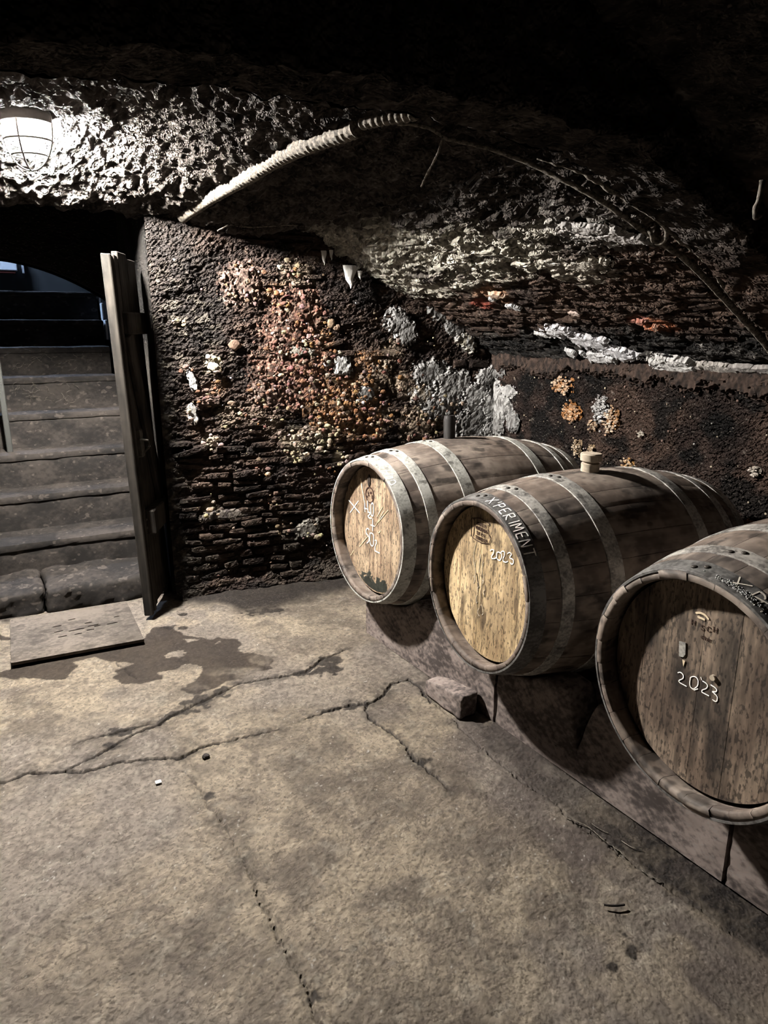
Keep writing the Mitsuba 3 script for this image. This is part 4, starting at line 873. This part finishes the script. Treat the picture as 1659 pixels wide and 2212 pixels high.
b3 = barrel(3, 'nearest barrel cut by the right edge with a dark stained head marked 2023', 'head_mat_dark', 'hoop_mat_rust', 6, .05)
b3['hs']('chalk_writing', [[[66, 8], [59, 12], [51, 9], [50, 3], [61, -12], [57, -15], [39, -15]], [[25, 18], [31, 10], [31, -3], [26, -12], [22, -13], [14, -6], [9, 5], [10, 15], [17, 20], [25, 18]], [[17, -14], [8, -6]], [[4, 26], [1, 21]], [[-2, 19], [-12, 18], [-16, 13], [-14, 7], [-3, -6], [-4, -9], [-22, -9]], [[-24, 20], [-34, 19], [-40, 15], [-38, 10], [-30, 6], [-38, 3], [-44, -2], [-44, -9], [-40, -14], [-33, -13]]], 2.4, 'chalk_mat', 'chalked year 2023')
for ch, u, v in (('H', .048, .143), ('S', .021, .140), ('C', .006, .143), ('H', -.010, .148)):
    m = text_mesh(ch, .013, .0006, bold=False); m.apply_translation([-u, v, 0]); b3['hm']('brand_letters', m, 'brand_mat')
m = text_mesh('cher', .010, .0006); m.apply_translation([-.018, .120, 0]); b3['hm']('brand_letters', m, 'brand_mat')
b3['hs']('pale_mark', [[[36, 176], [20, 180], [4, 174]], [[30, 168], [14, 168]]], 5, 'scratch_mat', 'pale worn mark above the brand')
b3['hm']('metal_tag', trimesh.creation.extrude_polygon(Polygon([(-.072, .089), (-.054, .092), (-.051, .063), (-.056, .054), (-.068, .051)]), .002, engine='earcut'), 'hoop_mat_grey', 'small grey metal tag')
b3['hm']('wood_plug', trimesh.creation.cylinder(.0068, .008, sections=24).apply_translation([.028, .041, .002]), 'bung_wood_mat', 'small round pale peg')
b3['hm']('chip', trimesh.creation.extrude_polygon(Polygon([(-.058, .047), (-.050, .046), (-.053, .030)]), .0015, engine='earcut'), 'scratch_mat')
b3['ho']('chalk_writing', [[(45, 1771), (16, 1826)], [(21, 1787), (42, 1878)], [(16, 1939), (42, 1941), (44, 1975), (37, 2006)], [(24, 1960), (33, 2046)], [(8, 2004), (30, 2019)], [(7, 2075), (26, 2074)]], 3.2, 'faint_chalk_mat', 'faint chalk scrawl on the first hoop')
rg = np.random.default_rng(77)
V = []
for _ in range(240):
    x, th = abs(rg.normal(0, .014)) + .001, rg.normal(1.87, .10)
    p = b3['CY'](np.array(min(x, .045)), np.array(th), brad(.02) + .0034 + .0004 * rg.random()); V.append((p + ICO.vertices * np.array([1, 1, 1]) * rg.uniform(.0008, .0022), ICO.faces, np.tile([.6, .6, .59], (len(ICO.vertices), 1))))
m, cc = join(V); k = obj('chalk_dust', m, 'mould_mat', b3['hoops'][0], color=cc, smooth=True); labels[k] = {'kind': 'stuff', 'label': 'smear of white chalk dust'}

# ------------------------------------------------------------------ the stone rail that carries the barrels
RA, RD = np.array([1.29, 2.66]), np.array([.0933, -.9956])
RN = np.array([.9956, .0933])
def rail_top(sv, notch=True, grow=0.0):
    sv = np.asarray(sv, float); z = np.full(sv.shape, .292)
    for sb, rr, zc in ((.14, .352 + grow, .562), (.915, .345 + grow, .572), (1.73, .353 + grow, .588)):
        d = np.abs(sv - sb); z = np.where(d < rr, np.minimum(z, zc - np.sqrt(np.maximum(rr ** 2 - d ** 2, 0))), z)
    if notch: z = np.minimum(z, np.where(np.abs(sv - 1.262) < .05, .11 + np.abs(sv - 1.262) * 3.6, 9))
    return z
def rail_piece(s0, s1, label, dep=.125, off=0.0, seed=0, notch=True):
    sv = np.linspace(s0, s1, int((s1 - s0) / .014)); zt = rail_top(sv, notch, .03 if off else 0) - (.05 if off else .004)
    h = []
    for j in np.linspace(0, 1, 14)[:-1]: h.append((sv * 0 + off, (zt - .016) * j))
    h += [(sv * 0 + off + .004, zt - .007), (sv * 0 + off + .014, zt)] + [(sv * 0 + off + .014 + (dep - .028) * j, zt) for j in np.linspace(.2, 1, 5)] + [(sv * 0 + off + dep, zt - .014), (sv * 0 + off + dep, zt * 0)]
    o = np.stack([a for a, _ in h], 1); z = np.stack([b for _, b in h], 1)
    S = np.repeat(sv[:, None], o.shape[1], 1)
    V = np.concatenate([RA + S[..., None] * RD + o[..., None] * RN, z[..., None]], -1)
    n_ = (fbm(V * 14 + seed, 3, 141) - .5) * .016 + (fbm(V * 70, 2, 142) - .5) * .005
    V[..., :2] += (n_ * (z > .002))[..., None] * -RN
    V[..., 2] += np.where(z > .1, (fbm(V * 20 + 7, 3, 143) - .5) * .016, 0)
    n, mm = V.shape[:2]; Vv = V.reshape(-1, 3); f = tri(gridfaces(n, mm, True))
    caps = []
    for e, fl in ((0, False), (n - 1, True)):
        for k in range(1, mm - 1): caps.append([e * mm, e * mm + k, e * mm + k + 1] if fl else [e * mm, e * mm + k + 1, e * mm + k])
    k = obj('barrel_rail', trimesh.Trimesh(Vv, np.vstack([f, caps]), process=False), 'rail_mat', smooth=40)
    tag(k, label, 'stone rail')
rail_piece(-.02, .876, 'far stretch of the scalloped stone rail, under the far barrel', seed=3)
rail_piece(.888, 1.765, 'middle stretch of the scalloped stone rail with a notch, between two cracks', seed=9)
rail_piece(1.776, 2.75, 'nearest stretch of the stone rail, cut by the right edge', seed=17)
rail_piece(-.02, 2.75, 'rear stone rail in shadow under the backs of the barrels', dep=.12, off=.60, seed=23, notch=False)
# wedge stone in front of the rail
A = np.array([1.296, 2.08]); Bp = np.array([1.318, 1.855]); nn_ = -RN
pts = []
for p, hgt in ((A, .058), (Bp, .095)):
    for o, zz in ((.03, 0), (.03, hgt), (-.045, hgt), (-.052, 0)): pts.append([*(p + RN * o), zz])
v, f = rough_block(0, 1, 0, 1, 0, 1, 5, .0, .08, .09)
vv = []
for a_, b_, c_ in v:
    p = A * (1 - a_) + Bp * a_; hgt = .058 + .037 * a_
    vv.append([*(p + RN * (-.052 + .082 * b_ + .006 * c_)), c_ * hgt])
vv = np.array(vv); vv += ((fbm(vv * 40, 3, 151) - .5) * .008)[:, None]; vv[:, 2] = np.maximum(vv[:, 2], -.004)
k = obj('wedge_stone', (vv, f), 'rail_mat', smooth=40); tag(k, 'small sloping stone block wedged at the foot of the rail', 'stone block')
k = obj('support_stone', (lambda q: (q[0], q[1]))(rough_block(1.60, 1.67, 1.52, 1.60, -.01, .19, 8, .012, .02)), 'rail_mat', smooth=40); tag(k, 'grey chock stone in the dark gap under the middle barrel', 'stone block')

# ------------------------------------------------------------------ caged lamp on the vault
lx, ly = LAMP_XY
la = thing('cage_lamp', 'glowing oval bulkhead lamp with a wire cage hanging from the vault', 'lamp')
ua = np.array([.889, -.458, 0]); ub = np.array([.458, .889, 0])
def oval(path, mat, name, smooth=35):                       # revolve (r, z) and squeeze to an oval
    m = trimesh.creation.revolve(np.array(path)[::-1], sections=40); v = np.array(m.vertices)
    assert m.volume > 0
    P = np.array([lx, ly, 0]) + v[:, :1] * ua + v[:, 1:2] * .78 * ub + v[:, 2:] * [0, 0, 1]
    return obj(name, (P, m.faces), mat, la, smooth=smooth)
ZB = 2.165
oval([(0, ZB), (.088, ZB), (.092, ZB - .012), (.090, ZB - .040), (.080, ZB - .046), (0, ZB - .046)], 'lamp_base_mat', 'base')
th = np.linspace(0, math.pi / 2, 14)
dome = [(0, ZB - .045), (.064, ZB - .045)] + [(.064 * math.cos(t) ** .8 if t < 1.57 else 0, ZB - .048 - .085 * math.sin(t)) for t in th[1:]]
dome[-1] = (0, dome[-1][1])
k = oval(dome, 'white_paint_mat', 'glass', smooth=60)
scene[k]['emitter'] = {'type': 'area', 'radiance': {'type': 'rgb', 'value': LAMP_RADIANCE.tolist()}}
labels[k] = {'label': 'glowing glass dome'}
def P3(r, a, z): return np.array([lx, ly, z]) + r * math.cos(a) * ua + r * .78 * math.sin(a) * ub
for a in (0, math.pi / 2):
    p = [P3(.094 * math.cos(t), a, ZB - .04 - .162 * max(math.sin(t), 0) ** .9) for t in np.linspace(0.0, math.pi, 25)]
    obj('cage_bar', tube(p, .0032, 7), 'lamp_metal_mat', la, smooth=True)
for zz, r in ((ZB - .10, .086), (ZB - .150, .064)):
    p = [P3(r, a, zz) for a in np.linspace(0, 2 * math.pi, 33)]
    obj('cage_ring', tube(p, .0032, 7), 'lamp_metal_mat', la, smooth=True)

# ------------------------------------------------------------------ conduit, cables, hooks on the vault
def on_vault(x, y, off): 
    P, a, b, n = vault_frame(np.array(float(x)), np.array(float(y))); return P + n * off
yy_ = np.linspace(3.47, 1.98, 170)
cp = np.stack([PIPE_XF(yy_), yy_, PIPE_ZF(yy_) + .002 * np.sin(np.linspace(0, 11, 170))], 1)
cond = thing('conduit', 'dusty corrugated conduit running along the vault', 'pipe')
obj('pipe', tube(cp, .0265 + .0022 * np.sin(np.arange(170) * 1.9) + .003 * (noise(cp * 40, 161) - .5), 14), 'dusty_mat', cond, smooth=50)
c2 = smooth_path([(.938, 1.955, 1.955), (.955, 1.90, 1.952), (.985, 1.83, 1.948), (1.01, 1.77, 1.945)], 30)
obj('end_piece', tube(c2, .0175 + .002 * np.sin(np.arange(30) * 1.9), 12), 'dusty_mat', cond, smooth=50)
cab = smooth_path([(.99, 1.84, 1.935), (1.06, 1.80, 1.925), (1.150, 1.84, 1.915), (1.24, 1.797, 1.896), (1.328, 1.716, 1.851), (1.387, 1.664, 1.814), (1.446, 1.612, 1.774), (1.54, 1.558, 1.714), (1.65, 1.535, 1.656), (1.792, 1.516, 1.591), (2.004, 1.537, 1.49), (2.18, 1.552, 1.397), (2.33, 1.555, 1.304), (2.44, 1.56, 1.22)], 150)
cab += (noise(cab * 60, 162)[:, None] - .5) * .004
k = obj('cable', tube(cab, np.linspace(.0055, .0125, 150) * (.85 + .3 * noise(cab * 120, 163)), 8), 'dusty_mat', smooth=True); tag(k, 'long dusty cable following the curve of the vault down to the right', 'cable')
cab2 = smooth_path([(1.30, 1.62, 1.835), (1.40, 1.52, 1.78), (1.502, 1.489, 1.731), (1.592, 1.453, 1.68), (1.691, 1.454, 1.631), (1.792, 1.451, 1.586), (1.996, 1.497, 1.489), (2.156, 1.502, 1.405), (2.30, 1.50, 1.31)], 170)
cab2 += (noise(cab2 * 45, 164)[:, None] - .5) * .012
k = obj('cable', tube(cab2, (.003 + .007 * noise(cab2 * 70, 165)) * np.minimum(1, .25 + np.arange(170) / 40), 7), 'dusty_mat', smooth=True); tag(k, 'crusted lumpy cable running beside the smoother one on the vault', 'cable')
rn = smooth_path([(1.635, 1.52, 1.665), (1.641, 1.513, 1.65), (1.671, 1.531, 1.636), (1.683, 1.519, 1.63), (1.672, 1.49, 1.638), (1.654, 1.471, 1.648), (1.625, 1.45, 1.672)], 30)
k = obj('hook', tube(rn, .0065, 8), 'dusty_mat', smooth=True); tag(k, 'bent wire hook holding the dusty cable', 'hook', 'hooks on the vault') if False else tag(k, 'bent wire hook holding the dusty cable', 'hook')
hk2 = smooth_path([(1.452, 1.05, 1.70), (1.450, 1.05, 1.665), (1.444, 1.052, 1.640), (1.448, 1.05, 1.626), (1.458, 1.048, 1.632)], 24)
k = obj('hook', tube(hk2, .0045 + .003 * noise(hk2 * 150, 166), 8), 'dusty_mat', smooth=True); tag(k, 'pale crusted hook hanging from the dark near arch at the right edge', 'hook')
s1 = smooth_path([(1.12, 1.815, 1.91), (1.155, 1.90, 1.885), (1.224, 2.059, 1.881), (1.268, 2.185, 1.854)], 40); s1 += (noise(s1 * 80, 167)[:, None] - .5) * .006
k = obj('cobweb_strand', tube(s1, .0022 + .003 * noise(s1 * 160, 168), 6), 'dusty_mat', smooth=True); tag(k, 'dusty cobweb strand hanging in the shadow of the vault', 'cobweb')
s2 = smooth_path([(.866, 3.35, 1.821), (.977, 3.35, 1.874), (1.068, 3.35, 1.91), (1.16, 3.35, 1.941), (1.254, 3.35, 1.972)], 60); s2 += (noise(s2 * 70, 169)[:, None] - .5) * .012
s2[:, 2] = np.minimum(s2[:, 2], vault_z(s2[:, 0], s2[:, 1]) - .012)
k = obj('cobweb_strand', tube(s2, .002 + .006 * noise(s2 * 90, 170), 6), 'dusty_mat', smooth=True); tag(k, 'clotted dusty strand along the vault above the back wall', 'cobweb')

# ------------------------------------------------------------------ litter
def pebble(x, y, r, mat, label, catg, flat=.5, seed=0):
    v = ICO.vertices * [1, .75, flat] * r * (1 + .5 * (noise(ICO.vertices * 2 + seed, 171) - .5))[:, None]
    k = obj(catg.replace(' ', '_'), (v + [x, y, r * flat * .8 - .002], ICO.faces), mat); tag(k, label, catg)
pebble(.386, 2.056, .014, 'pebble_mat', 'dark stone chip beside the long crack', 'pebble', .5, 1)
k = obj('paper_scrap', bx(.211, .229, 1.984, 2.0, .0, .003), 'white_flake_mat'); tag(k, 'tiny white square scrap on the open floor', 'paper scrap')
pebble(.923, 3.073, .012, 'leaf_mat', 'pale yellow leaf scrap near the back wall', 'leaf scrap', .2, 2)
tw = smooth_path([(1.126, .985, .004), (1.149, .969, .005), (1.172, .962, .004)], 10)
k = obj('twig', tube(tw, .003, 6), 'pebble_mat'); tag(k, 'short dark twig on the floor in front of the nearest barrel', 'twig')
